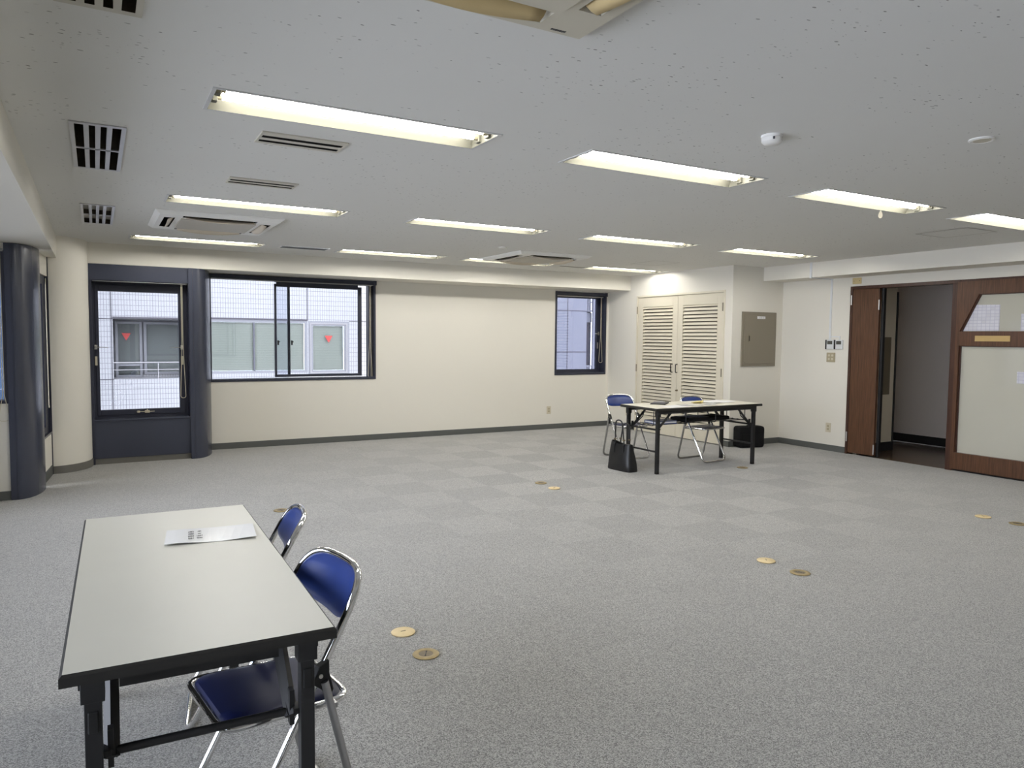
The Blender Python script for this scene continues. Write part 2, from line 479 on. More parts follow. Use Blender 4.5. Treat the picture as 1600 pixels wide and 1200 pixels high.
def fillet(pts, r, n=6, closed=False):
    """round the corners of a polyline"""
    P = [Vector(p) for p in pts]; out = []; k = len(P)
    for i in range(k):
        if not closed and i in (0, k - 1): out.append(P[i]); continue
        rr = r[i] if isinstance(r, (list, tuple)) else r
        a, b, c = P[i - 1], P[i], P[(i + 1) % k]
        d1 = (a - b); d2 = (c - b)
        t = min(rr, d1.length * 0.49, d2.length * 0.49)
        p0 = b + d1.normalized() * t; p1 = b + d2.normalized() * t
        for j in range(n + 1):
            s = j / n
            out.append((1 - s) ** 2 * p0 + 2 * s * (1 - s) * b + s * s * p1)
    return out
def rounded_rect(x0, x1, y0, y1, r, n=5):
    pts = fillet([(x0, y0, 0), (x1, y0, 0), (x1, y1, 0), (x0, y1, 0)], r, n, True)
    return [(p.x, p.y) for p in pts]
def arc(cx, cy, rx, ry, a0, a1, n=14):
    return [(cx + rx * math.cos(math.radians(a0 + (a1 - a0) * i / n)), cy + ry * math.sin(math.radians(a0 + (a1 - a0) * i / n))) for i in range(n + 1)]

# ================================================================== SETTING
# light fittings, vents and slots: openings in the ceiling
LW, LL = 0.3225, 1.306
LIGHTS = [  # x, y of the near left corner, row, column
    (0.427, 3.172, 0, 0), (2.263, 3.172, 0, 1), (4.126, 3.172, 0, 2), (5.905, 3.13, 0, 3),
    (0.458, 5.711, 1, 0), (2.322, 5.711, 1, 1), (4.153, 5.711, 1, 2), (6.020, 5.711, 1, 3),
    (0.314, 8.214, 2, 0), (2.438, 8.214, 2, 1), (4.043, 8.214, 2, 2), (5.920, 8.214, 2, 3)]
VENTS = [(-0.085, 0.148, 1.50, 2.60), (-0.085, 0.152, 4.00, 5.07), (-0.080, 0.156, 6.46, 7.53)]
SLOTS = [(0.720, 1.142, 3.715, 3.930), (0.745, 1.166, 4.870, 5.060)]
ACS = [(0.90, 1.525), (0.920, 6.88), (4.65, 7.66)]
GRILLE = (1.775, 2.325, 8.245, 8.455)
holes = [(x + 0.012, x + LL - 0.012, y + 0.012, y + LW - 0.012) for x, y, r, c in LIGHTS]
holes += [(a + 0.012, b - 0.012, c + 0.012, d - 0.012) for a, b, c, d in VENTS + SLOTS]
holes += [(x - 0.40, x + 0.40, y - 0.40, y + 0.40) for x, y in ACS]
holes += [(GRILLE[0] + 0.01, GRILLE[1] - 0.01, GRILLE[2] + 0.01, GRILLE[3] - 0.01)]
obj('ceiling', MB().sheet(X0 - 0.1, XR + 0.1, Y0 - 0.1, YW + 0.1, holes, lambda u, v: (u, v, H)), 'ceiling', kind='structure')
obj('floor', MB().sheet(X0 - 0.1, XR + 0.005, Y0 - 0.1, YW + 0.1, [], lambda u, v: (u, v, 0)), 'carpet', kind='structure')

W2 = (1.215, 3.340, 0.840, 2.172)
W3 = (6.258, 7.242, 0.842, 2.155)
obj('wall_far', MB().sheet(-0.4, XL + 0.02, 0, H, [W2, W3, (-0.05, 0.95, 0.0, 2.1)], lambda u, v: (u, YW, v)), 'wall', kind='structure')
# louvred-door wall and the panel wall beside it
DL0, DL1, DLZ = 7.150, 8.956, 2.070
mb = MB().sheet(YN, YW + 0.02, 0, H, [(DL0, DL1, -0.1, DLZ)], lambda u, v: (XL, u, v))
obj('wall_closet', mb, 'wall', kind='structure')
obj('wall_niche', MB().sheet(XL, XR + 0.02, 0, H, [], lambda u, v: (u, YN, v)), 'wall', kind='structure')
EN0, EN1 = 2.10, 5.955     # entrance and glazed screen
obj('wall_right', MB().sheet(Y0, YN + 0.02, 0, H, [(EN0, EN1, -0.1, 2.098)], lambda u, v: (XR, u, v)), 'wall', kind='structure')
W4 = (-1.5, 7.0, 0.20, 2.10)
obj('wall_left', MB().sheet(Y0, YC + 0.02, 0, H, [W4], lambda u, v: (X0, u, v)), 'wall', kind='structure')
W5 = (X0 + 0.15, -0.652, 0.825, 2.11)
obj('wall_corner', MB().sheet(X0, -0.60, 0, H, [W5], lambda u, v: (u, YC, v)), 'wall', kind='structure')
obj('wall_rear', MB().sheet(X0, XR, 0, H, [], lambda u, v: (u, Y0, v)), 'wall', kind='structure')

# beams along the window walls and over the entrance
obj('beam_far', MB().box(-0.40, XL, YF, YW + 0.05, FZ, H + 0.01), 'beam', kind='structure')
obj('beam_left', MB().box(X0 - 0.05, XB, Y0, 9.05, FZ, H + 0.01), 'beam', kind='structure')
obj('beam_right', MB().box(XRB, XR + 0.02, Y0, YN, ZRB, H + 0.01), 'beam', kind='structure')

# round corner column, cream
col_pts = [(-0.405, 8.695)] + [(x, y) for x, y in arc(-0.405, 9.135, 0.352, 0.440, -90, 0, 18)] + [(-0.053, 9.62), (-0.405, 9.62)]
obj('column_corner', MB().prism(col_pts, 0, H), 'wall', smooth=True, kind='structure')
cb = [(-0.403, 8.687)] + [(x, y) for x, y in arc(-0.405, 9.135, 0.360, 0.448, -90, 0, 18)]
cb2 = [(x - 0.01, y + 0.01) for x, y in reversed(cb)]
obj('baseboard_column', MB().prism(cb + cb2, 0, 0.078), 'base_light', smooth=True, kind='structure')

# navy pillars with one rounded side
def pillar(name, xs, ys, flat, rx, ry):
    pts = [(xs, ys), (xs + flat, ys)] + arc(xs + flat, ys + ry, rx, ry, -90, 0, 18)[1:] + [(xs, ys + ry)]
    o = obj(name, MB().prism(pts, 0, FZ - 0.004), 'navy', smooth=True, kind='structure')
    s = MB().box(xs + flat - 0.002, xs + flat + 0.002, ys - 0.0015, ys + 0.004, 0, FZ - 0.005)
    obj('seam', s, 'navy_dark', o)
    return o
pillar('pillar_far', 0.930, 9.075, 0.042, 0.243, 0.60)
pillar('pillar_left', -0.652, 7.470, 0.048, 0.180, 0.46)

# baseboards
BH, BT = 0.078, 0.009
def base(name, *a): obj(name, MB().box(*a, 0, BH), 'base', kind='structure', bevel=0.002)
base('baseboard_far', 1.20, XL, YW - BT, YW)
base('baseboard_closet', XL - BT, XL, DL1 + 0.012, YW)
base('baseboard_closet_end', XL - BT, XL, YN - BT, DL0 - 0.012)
base('baseboard_niche', XL - BT, XR, YN - BT, YN)
base('baseboard_right', XR - BT, XR, EN1 + 0.005, YN)
base('baseboard_corner', X0, -0.652, YC - BT, YC)
base('baseboard_left', X0, X0 + BT, Y0, YC)
base('baseboard_rear', X0, XR, Y0, Y0 + BT)
base('baseboard_right_near', XR - BT, XR, Y0, EN0)

# ---------------------------------------------------------------- windows
def casing(x0, x1, z0, z1, w, y0, y1):
    """a rectangular ring of four bars in an x-z plane"""
    return (MB().box(x0, x0 + w, y0, y1, z0, z1).box(x1 - w, x1, y0, y1, z0, z1)
            .box(x0 + w, x1 - w, y0, y1, z0, z0 + w).box(x0 + w, x1 - w, y0, y1, z1 - w, z1))
def cord_loop(x, y, zt, zb, w, zj, r=0.0035, dx=0.0):
    """a bead-cord loop hanging from zt, opening out to width w at the bottom zb"""
    pts = []
    for i in range(9):
        t = i / 8; z = zt + (zb + w * 0.5 - zt) * t
        s = 0.006 + (w / 2 - 0.006) * max(0, (zj - z) / (zj - zb)) ** 0.8 if z < zj else 0.006
        pts.append((x - s + dx * t, y, z))
    for i in range(1, 8):
        a = math.pi + math.pi * i / 8
        pts.append((x + dx + math.cos(a) * w / 2, y, zb + w * 0.5 + math.sin(a) * w * 0.5))
    for i in range(8, -1, -1):
        t = i / 8; z = zt + (zb + w * 0.5 - zt) * t
        s = 0.006 + (w / 2 - 0.006) * max(0, (zj - z) / (zj - zb)) ** 0.8 if z < zj else 0.006
        pts.append((x + s + dx * t, y + 0.004, z))
    return MB().tube(pts, r, 6)

# window 1: pivot window in a navy panel unit beside the corner column
YU = 9.105
w1 = struct('window_1', (0, YU, 0))
obj('header_panel', MB().box(-0.052, 0.945, 0.0, 0.12, 2.000, FZ - 0.004), 'navy', w1, bevel=0.002)
obj('lower_panel', MB().box(-0.032, 0.940, 0.008, 0.06, 0.062, 0.486), 'navy', w1, bevel=0.002)
obj('toe_kick', MB().box(-0.030, 0.940, 0.014, 0.06, 0.0, 0.062), 'base_light', w1)
obj('side_jamb', MB().box(-0.052, -0.026, -0.006, 0.24, 0.0, 2.0), 'navy_dark', w1)
obj('reveal', MB().box(0.925, 0.945, 0.01, 0.24, 0.486, 2.0).box(-0.03, 0.945, 0.10, 0.24, 1.985, 2.002), 'navy_dark', w1)
obj('sill', MB().box(-0.028, 0.935, -0.004, 0.24, 0.470, 0.490), 'navy', w1, bevel=0.004)
f1y = 0.17
fr = casing(-0.03, 0.928, 0.488, 1.99, 0.035, f1y, f1y + 0.07)
obj('frame', fr, 'navy_dark', w1, bevel=0.002)
s1 = MB().box(0.002, 0.036, f1y - 0.01, f1y + 0.05, 0.52, 1.96).box(0.838, 0.893, f1y - 0.01, f1y + 0.05, 0.52, 1.96) \
    .box(0.036, 0.838, f1y - 0.01, f1y + 0.05, 0.52, 0.578).box(0.036, 0.838, f1y - 0.01, f1y + 0.05, 1.890, 1.96)
sash = obj('sash', s1, 'navy_dark', w1, bevel=0.003)
obj('pane', MB().box(0.036, 0.838, f1y + 0.018, f1y + 0.024, 0.578, 1.890), 'glass', w1)
for hx, sgn in ((0.003, 1), (0.868, -1)):
    h = obj('latch_handle', MB().box(hx - 0.014, hx + 0.014, f1y - 0.02, f1y - 0.008, 1.25, 1.30)
            .box(hx - 0.01, hx + 0.01, f1y - 0.032, f1y - 0.02, 1.268, 1.284), 'steel', w1, bevel=0.003)
    obj('lever', MB().tube([(hx, f1y - 0.036, 1.276), (hx + sgn * 0.12, f1y - 0.036, 1.274)], 0.004, 6), 'steel', h)
    obj('lock_plate', MB().box(hx - 0.012, hx + 0.012, f1y - 0.016, f1y - 0.008, 1.075, 1.175), 'ivory', w1, bevel=0.003)
st = MB().box(0.47, 0.52, f1y - 0.035, f1y - 0.01, 0.535, 0.562).tube([(0.40, f1y - 0.03, 0.55), (0.57, f1y - 0.03, 0.55)], 0.005, 6) \
    .lathe([(0.0, -0.012), (0.016, -0.010), (0.016, 0.010), (0.0, 0.012)], 12, (0.405, f1y - 0.03, 0.55)).box(0.490, 0.500, f1y - 0.03, f1y - 0.02, 0.56, 0.578)
obj('stay_latch', st, 'ivory', w1, bevel=0.002)

def roller_blind(name, label, rail, cordmb, extra=None):
    t = thing(name, label, 'blind', rail[0])
    obj('head_rail', MB().box(*rail[1]), 'satin', t, bevel=0.002)
    obj('cord', cordmb, 'cord', t, smooth=True)
    return t
roller_blind('roller_blind', 'thin grey blind rail with a long ivory cord loop, across the tall navy pivot window',
             ((0, YU, 0), (-0.015, 0.915, -0.008, 0.004, 1.986, 1.993)), cord_loop(0.862, 0.03, 1.985, 0.70, 0.055, 1.25))

# window 2: wide sliding window beside the navy pillar
w2 = struct('window_2', (0, YW, 0))
x0, x1, z0, z1 = W2
obj('casing', casing(x0, x1, z0, z1, 0.028, -0.012, 0.16).box(x1 - 0.03, x1 + 0.012, -0.022, 0.02, z1 - 0.055, z1 + 0.004)
    .box(x0, x1, -0.018, 0.06, z1 - 0.052, z1), 'navy_dark', w2, bevel=0.002)
obj('sill', MB().box(x0 + 0.02, x1 - 0.02, -0.008, 0.15, z0 + 0.028, z0 + 0.034), 'navy', w2)
def sash_at(xa, xb, y, name='sash', wl=0.036, wr=0.05):
    m = MB().box(xa, xa + wl, y, y + 0.03, 0.885, 2.085).box(xb - wr, xb, y, y + 0.03, 0.885, 2.085) \
        .box(xa + wl, xb - wr, y, y + 0.03, 0.885, 0.918).box(xa + wl, xb - wr, y, y + 0.03, 2.050, 2.120)
    s = obj(name, m, 'navy_dark', w2, bevel=0.002)
    obj('pane', MB().box(xa + wl, xb - wr, y + 0.012, y + 0.017, 0.918, 2.05), 'glass', w2)
    return s
obj('top_rail', MB().box(2.03, x1 - 0.028, 0.05, 0.14, 2.11, 2.15), 'navy_dark', w2)
sa = sash_at(2.012, 3.165, 0.06, wl=0.026, wr=0.050)
m = MB().box(2.185, 2.217, 0.10, 0.13, 0.885, 2.12)
obj('meeting_stile', m, 'navy_dark', w2, bevel=0.002)
obj('pane', MB().box(1.243, 2.19, 0.112, 0.117, 0.872, 2.12), 'glass', w2)
for lx, ly in ((2.04, 0.05), (2.222, 0.09)):
    obj('crescent_lock', MB().box(lx, lx + 0.02, ly - 0.016, ly, 1.30, 1.36).box(lx + 0.004, lx + 0.03, ly - 0.02, ly - 0.008, 1.335, 1.35), 'black', w2, bevel=0.003)
obj('end_trim', MB().box(3.255, 3.280, 0.04, 0.15, 0.875, 2.12), 'navy_dark', w2)
obj('channel', MB().box(3.290, 3.312, 0.10, 0.15, 0.875, 2.12), 'white_metal', w2)
roller_blind('roller_blind', 'slim blind rail and drooping ivory cord at the right end of the wide sliding window',
             ((0, YW, 0), (x0 + 0.02, x1 - 0.02, -0.004, 0.010, z1 - 0.066, z1 - 0.054)), cord_loop(3.272, 0.025, 2.11, 0.865, 0.06, 1.35, 0.003))

# window 3: narrow window near the closet
w3 = struct('window_3', (0, YW, 0))
x0, x1, z0, z1 = W3
obj('casing', casing(x0, x1, z0, z1, 0.030, -0.012, 0.24).box(x1 - 0.03, x1 + 0.012, -0.022, 0.02, z1 - 0.055, z1 + 0.004)
    .box(x0, x1, -0.018, 0.06, z1 - 0.045, z1), 'navy_dark', w3, bevel=0.002)
obj('sill', MB().box(x0 + 0.03, x1 - 0.03, -0.006, 0.2, z0 + 0.030, z0 + 0.036), 'navy', w3)
m = MB().box(x0 + 0.03, x0 + 0.075, 0.12, 0.17, 0.875, 2.12).box(7.145, x1 - 0.03, 0.12, 0.17, 0.875, 2.12) \
    .box(x0 + 0.075, 7.145, 0.12, 0.17, 0.875, 0.925).box(x0 + 0.075, 7.145, 0.12, 0.17, 2.066, 2.12)
obj('sash', m, 'navy_dark', w3, bevel=0.002)
obj('pane', MB().box(x0 + 0.075, 7.145, 0.14, 0.146, 0.925, 2.066), 'glass_blue', w3)
h = obj('latch_handle', MB().box(7.165, 7.185, 0.10, 0.12, 1.475, 1.535), 'steel', w3, bevel=0.003)
obj('lever', MB().tube([(7.175, 0.09, 1.50), (7.10, 0.09, 1.502)], 0.008, 6), 'steel', h)
obj('lock_plate', MB().box(7.155, 7.172, 0.11, 0.12, 1.26, 1.36), 'steel', w3, bevel=0.002)
roller_blind('roller_blind', 'thin blind rail with an ivory cord loop on the small window near the louvred doors',
             ((0, YW, 0), (x0 + 0.015, x1 - 0.06, -0.002, 0.012, z1 - 0.075, z1 - 0.062)), cord_loop(7.170, 0.035, 2.08, 1.03, 0.075, 1.45))

# window 5 on the short wall left of the pillar
w5 = struct('window_5', (0, YC, 0))
x0, x1, z0, z1 = W5
obj('casing', casing(x0, x1, z0, z1, 0.028, -0.010, 0.14), 'navy_dark', w5, bevel=0.002)
obj('pane', MB().box(x0 + 0.028, x1 - 0.028, 0.06, 0.066, z0 + 0.028, z1 - 0.028), 'glass_blue', w5)
roller_blind('roller_blind', 'ivory blind cord hanging at the window left of the left navy pillar',
             ((0, YC, 0), (x0, x1 - 0.005, -0.020, -0.008, 2.10, 2.125)), cord_loop(-0.684, -0.015, 2.10, 0.675, 0.10, 0.80, 0.0028))

# narrow window between the left pillar and the corner column (window 6), its wall slightly askew
w6 = struct('window_6', (-0.405, 8.688, 0), math.radians(-4.4))
obj('upper_panel', MB().box(-0.05, 0.0, -0.66, 0.0, 1.985, FZ), 'wall', w6)
obj('lower_panel', MB().box(-0.05, 0.0, -0.66, 0.0, 0.10, 0.425), 'wall', w6)
obj('toe_kick', MB().box(-0.05, 0.004, -0.66, 0.0, 0.0, 0.10), 'base', w6)
obj('sill', MB().box(-0.10, 0.008, -0.64, -0.005, 0.42, 0.44), 'navy', w6)
fr6 = MB().box(-0.07, -0.02, -0.64, -0.585, 0.43, 1.985).box(-0.07, -0.02, -0.205, 0.0, 0.43, 1.985) \
    .box(-0.07, -0.02, -0.585, -0.205, 0.43, 0.50).box(-0.07, -0.02, -0.585, -0.205, 1.90, 1.985)
obj('frame', fr6, 'navy_dark', w6)
obj('pane', MB().box(-0.05, -0.045, -0.585, -0.205, 0.50, 1.90), 'glass', w6)
obj('side_jamb', MB().box(-0.05, 0.008, -0.012, 0.006, 0.0, FZ), 'navy_dark', w6)
t = thing('blind_cord', 'pale cord loop hanging in the narrow window between left pillar and corner column', 'cord', (-0.405, 8.42, 0), 0)
obj('cord', cord_loop(0.0, 0.0, 1.95, 0.70, 0.05, 1.1).rot(math.radians(90)), 'cord', t, smooth=True)

# window 4: left wall, beyond the edge of the picture
w4 = struct('window_4', (X0, 0, 0))
a, b, c, d = W4
m = MB().box(-0.10, 0.012, a, a + 0.04, c, d).box(-0.10, 0.012, b - 0.04, b, c, d).box(-0.10, 0.012, a, b, c, c + 0.04).box(-0.10, 0.012, a, b, d - 0.04, d)
for k in range(1, 5): m.box(-0.07, -0.02, a + (b - a) * k / 5 - 0.025, a + (b - a) * k / 5 + 0.025, c, d)
obj('casing', m, 'navy_dark', w4)
obj('pane', MB().box(-0.05, -0.045, a + 0.04, b - 0.04, c + 0.04, d - 0.04), 'glass', w4)

# ---------------------------------------------------------------- louvred closet doors
d1 = struct('door_1', (XL, 0, 0))
fm = MB().box(-0.014, 0.05, DL0 - 0.012, DL0 + 0.014, 0, DLZ + 0.012).box(-0.014, 0.05, DL1 - 0.014, DL1 + 0.012, 0, DLZ + 0.012) \
    .box(-0.014, 0.05, DL0 + 0.014, DL1 - 0.014, DLZ - 0.016, DLZ + 0.012)
obj('door_frame', fm, 'louvre', d1, bevel=0.002)
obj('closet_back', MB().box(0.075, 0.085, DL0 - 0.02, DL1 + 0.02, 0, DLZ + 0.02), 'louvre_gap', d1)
YM = 8.052
for nm, ya, yb_, la, lb in (('far', YM + 0.002, DL1 - 0.017, 8.160, 8.822), ('near', DL0 + 0.017, YM - 0.002, 7.278, 7.948)):
    lz0, lz1 = 0.215, 1.905
    leaf = MB().box(0.0, 0.038, ya, la, 0.012, DLZ - 0.020).box(0.0, 0.038, lb, yb_, 0.012, DLZ - 0.020) \
        .box(0.0, 0.038, la, lb, 0.012, lz0).box(0.0, 0.038, la, lb, lz1, DLZ - 0.020)
    lf = obj('door_leaf', leaf, 'louvre', d1, bevel=0.0015)
    sl = MB(); p = 0.0503; n = int((lz1 - lz0) / p + 0.5)
    for k in range(n):
        zb = lz0 + p * k
        # each slat leans: low edge forward, top edge tucked behind the slat above
        sl.add([(0.000, la, zb + 0.006), (0.000, lb, zb + 0.006), (0.006, la, zb + 0.001), (0.006, lb, zb + 0.001),
                (0.030, la, zb + 0.037), (0.030, lb, zb + 0.037), (0.024, la, zb + 0.0405), (0.024, lb, zb + 0.0405)],
               [(0, 1, 7, 6), (0, 2, 3, 1), (2, 4, 5, 3), (4, 6, 7, 5), (0, 6, 4, 2), (1, 3, 5, 7)])
    obj('louvre_slats', sl, 'louvre', lf)
    hy = YM + (0.082 if nm == 'far' else -0.012)
    hy = 8.142 if nm == 'far' else 8.040
    obj('handle', MB().tube(fillet([(0.0, hy, 0.945), (-0.034, hy, 0.945), (-0.034, hy, 1.062), (0.0, hy, 1.062)], 0.014), 0.007, 8), 'rubber', lf, smooth=True)
    for hz in (0.30, 0.98, 1.86):
        yh = DL1 - 0.015 if nm == 'far' else DL0 + 0.015
        obj('hinge', MB().tube([(-0.018, yh, hz - 0.055), (-0.018, yh, hz + 0.055)], 0.008, 8), 'taupe', lf, smooth=True)
    if nm == 'near':
        kb = MB().lathe([(0.0, 0.0), (0.014, 0.0), (0.014, 0.008), (0.009, 0.012), (0.012, 0.030), (0.0, 0.034)], 14)
        kb.v = [(-z, y + 8.030, x + 0.687) for x, y, z in kb.v]
        obj('lock_knob', kb, 'brass_dark', lf, smooth=True)

# ---------------------------------------------------------------- entrance and glazed screen in the right wall
d2 = struct('door_2', (XR, 0, 0))
fm = MB().box(-0.020, 0.11, 5.925, 5.958, 0.0, 2.100).box(-0.020, 0.11, 4.615, 5.925, 2.062, 2.100).box(-0.020, 0.11, 4.618, 4.695, 0.0, 2.062)
obj('door_frame', fm, 'wood_dark', d2, bevel=0.002)
lf = obj('door_leaf', MB().box(-0.014, 0.026, 5.568, 5.923, 0.022, 2.060), 'wood', d2, bevel=0.002)
for hy, hz in ((5.936, 1.93), (5.936, 0.22), (5.562, 1.86), (5.562, 0.10)):
    obj('hinge', MB().tube([(-0.024, hy, hz - 0.06), (-0.024, hy, hz + 0.06)], 0.008, 8), 'steel', lf, smooth=True)
lf2 = obj('open_leaf', MB().box(0.03, 0.075, 5.535, 5.567, 0.012, 2.060), 'black', d2, bevel=0.002)
# screen: stiles and rails cut as one panel with two glazed openings
sc = struct('window_7', (XR, 0, 0))
YS1, YS0 = 4.640, EN0
def poly_x(pts, xa, xb, mb=None):
    mb = mb or MB(); n = len(pts)
    vs = [(xa, y, z) for y, z in pts] + [(xb, y, z) for y, z in pts]
    fs = [(i, (i + 1) % n, n + (i + 1) % n, n + i) for i in range(n)] + [tuple(range(n)), tuple(range(2 * n - 1, n - 1, -1))]
    return mb.add(vs, fs)
g = MB()
xa, xb = -0.022, 0.030
poly_x([(YS1, 0.022), (YS1, 2.078), (4.413, 2.078), (4.413, 1.934), (4.601, 1.537), (4.601, 0.022)], xa, xb, g)   # stile with the slanted shoulder
g.box(xa, xb, YS0, 4.413, 1.934, 2.078)
g.box(xa, xb, YS0, 4.601, 1.380, 1.537)
g.box(xa, xb, YS0, 4.601, 0.022, 0.205)
g.box(xa, xb, YS0, YS0 + 0.12, 0.205, 1.380)
obj('screen_frame', g, 'wood', sc)
obj('recess_lip', poly_x([(4.413, 1.934), (4.401, 1.928), (4.583, 1.537), (4.601, 1.537)], 0.0, 0.028).box(0.0, 0.028, YS0, 4.41, 1.926, 1.936)
    .box(0.0, 0.028, 4.588, 4.602, 0.205, 1.38).box(0.0, 0.028, YS0, 4.60, 1.372, 1.382), 'wood_dark', sc)
obj('upper_pane', poly_x([(4.414, 1.936), (4.603, 1.536), (YS0, 1.536), (YS0, 1.936)], 0.016, 0.024), 'film_glass_upper', sc)
obj('lower_pane', MB().box(0.016, 0.024, YS0, 4.603, 0.20, 1.384), 'film_glass', sc)
obj('floor_gap', MB().box(0.0, 0.03, YS0, YS1, 0.0, 0.022), 'dark_void', sc)
obj('top_filler', MB().box(-0.012, 0.03, YS0, 4.618, 2.078, 2.100), 'wood_dark', sc)

def gridded_patch(poly, label):
    t = thing('gridded_patch', label, 'sheet', (XR, 0, 0), 0, 'white gridded patches on the glazed screen')
    obj('paper', poly_x(poly, 0.0125, 0.0145), 'gridded_cells', t)  # flat white patch with a grid of cells, set before the pane
gridded_patch([(4.584, 1.541), (4.455, 1.822), (4.214, 1.816), (4.214, 1.541)], 'white patch of small gridded cells in the upper pane of the glazed screen')
gridded_patch([(4.008, 1.541), (4.008, 1.715), (3.80, 1.715), (3.80, 1.541)], 'white gridded patch in the upper pane, cut off by the picture edge')
gridded_patch([(4.018, 1.000), (4.018, 1.122), (3.82, 1.122), (3.82, 1.000)], 'white gridded patch in the lower pane, cut off by the picture edge')

# hallway seen through the open door
obj('floor_hall', MB().sheet(XR + 0.005, 12.5, 1.5, 8.0, [], lambda u, v: (u, v, -0.004)), 'hall_floor', kind='structure')
obj('ceiling_hall', MB().sheet(XR + 0.001, 12.5, 1.5, 8.0, [], lambda u, v: (u, v, 2.39)), 'hall_ceiling', kind='structure')
obj('wall_hall_return', MB().box(XR + 0.10, 9.055, 5.875, 7.0, 0, 2.39), 'hall_cream', kind='structure')
obj('wall_hall', MB().box(10.0, 10.1, 1.5, 8.0, 0, 2.39), 'hall_grey', kind='structure')
obj('wall_hall_end', MB().box(XR + 0.1, 10.1, 7.9, 8.0, 0, 2.39).box(XR + 0.1, 10.1, 1.5, 1.6, 0, 2.39).box(XR + 0.031, XR + 0.1, 1.5, 4.60, 0, 2.39)
    .box(XR + 0.04, XR + 0.1, 4.6, 6.2, 2.10, 2.39), 'hall_grey', kind='structure')
obj('baseboard_hall', MB().box(9.985, 10.0, 1.5, 8.0, 0, 0.115), 'black', kind='structure')
obj('baseboard_hall_return', MB().box(XR + 0.10, 9.06, 5.862, 5.875, 0, 0.115), 'black', kind='structure')
obj('trim_hall', MB().box(9.050, 9.072, 5.860, 5.90, 0, 2.06), 'black', kind='structure')
t = thing('electrical_panel', 'brown metal panel box on the hallway wall, seen through the open doorway', 'panel', (8.73, 5.875, 0))
obj('box_frame', MB().box(0.0, 0.215, -0.018, 0, 0.735, 1.475), 'hall_panel', t, bevel=0.003)
obj('door', MB().box(0.015, 0.200, -0.026, -0.016, 0.765, 1.445), 'hall_panel', t, bevel=0.002)

# ================================================================== CEILING FITTINGS
def make_light(label):
    t = thing('ceiling_light', label, 'ceiling light', (0, 0, H), 0, 'recessed twin-tube ceiling lights')
    lip = MB().sheet(0, LL, 0, LW, [(0.016, LL - 0.016, 0.016, LW - 0.016)], lambda u, v: (u, v, -0.004))
    for q in ((0, 0, LL, 0), (LL, 0, LL, LW), (LL, LW, 0, LW), (0, LW, 0, 0)):
        lip.quad((q[0], q[1], -0.004), (q[2], q[3], -0.004), (q[2], q[3], 0.002), (q[0], q[1], 0.002))
    obj('trim_frame', lip, 'lip', t)
    a, b_, dz = 0.016, 0.060, 0.090
    tr = MB()
    lo = [(a, a, -0.004), (LL - a, a, -0.004), (LL - a, LW - a, -0.004), (a, LW - a, -0.004)]
    hi = [(a + 0.004, b_, dz), (LL - a - 0.004, b_, dz), (LL - a - 0.004, LW - b_, dz), (a + 0.004, LW - b_, dz)]
    tr.add(lo + hi, [(0, 1, 5, 4), (1, 2, 6, 5), (2, 3, 7, 6), (3, 0, 4, 7), (4, 5, 6, 7)])
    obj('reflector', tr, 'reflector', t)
    for ty in (0.110, LW - 0.110):
        tb = obj('tube', MB().tube([(0.062, ty, 0.032), (LL - 0.062, ty, 0.032)], 0.0165, 10), 'tube', t)
        for sx in (0.0, 1.0):
            x_ = 0.022 + sx * (LL - 0.032); s_ = 1 if sx == 0 else -1
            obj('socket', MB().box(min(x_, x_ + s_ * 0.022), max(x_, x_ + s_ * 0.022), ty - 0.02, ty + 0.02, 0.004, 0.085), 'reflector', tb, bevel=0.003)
            obj('end_cap', MB().tube([(x_ + s_ * 0.022, ty, 0.032), (x_ + s_ * 0.042, ty, 0.032)], 0.0172, 10), 'ivory_dark', tb)
    return t
rowname = ['front row', 'middle row', 'back row']
LAB = {
    (0, 0): 'largest ceiling light, nearest the camera, left end of the front row',
    (0, 1): 'second light from the left in the front row, beside the smoke detector',
    (0, 2): 'third light of the front row, the one with a small pull tag hanging',
    (0, 3): 'ceiling light cut off by the right edge, end of the front row',
    (1, 0): 'leftmost light of the middle row, just in front of the left air conditioner',
    (1, 1): 'second light from the left in the middle row of ceiling lights',
    (1, 2): 'third light from the left in the middle row, with bare ceiling around it',
    (1, 3): 'rightmost light of the middle row, above the grey electrical panel',
    (2, 0): 'leftmost light of the back row, above the tall navy pivot window',
    (2, 1): 'back row light to the right of the small perforated ceiling grille',
    (2, 2): 'back row light partly covered by the ceiling air conditioner in front',
    (2, 3): 'rightmost light of the back row, close to the louvred closet doors'}
proto = None
for x, y, r, c in LIGHTS:
    if proto is None:
        proto = make_light(LAB[(r, c)]); proto.location = (x, y, H)
    else:
        dup(proto, (x, y, H), 0, LAB[(r, c)])
t = thing('pull_tag', 'tiny ivory teardrop pull tag hanging from a ceiling light in the front row', 'pull tag', (4.70, 3.196, H - 0.004), -0.9)
obj('cord', MB().tube([(0, 0, 0.0), (0, 0, -0.028)], 0.0016, 6), 'cord', t)
tp = [(0.0, -0.022), (0.008, -0.034), (0.013, -0.050), (0.012, -0.066), (0.006, -0.075), (0.0, -0.077)]
pts = [(x, z) for x, z in tp] + [(-x, z) for x, z in reversed(tp[1:-1])]
mb = MB(); n = len(pts)
mb.add([(x, -0.003, z) for x, z in pts] + [(x, 0.003, z) for x, z in pts],
       [tuple(range(n)), tuple(range(2 * n - 1, n - 1, -1))] + [(i, (i + 1) % n, n + (i + 1) % n, n + i) for i in range(n)])
obj('tag', mb, 'ivory', t)
obj('hole', MB().lathe([(0.003, -0.0036), (0.003, 0.0036)], 10), 'ink', t).rotation_euler = (math.pi / 2, 0, 0)
t.children[-1].location = (0, 0, -0.058)

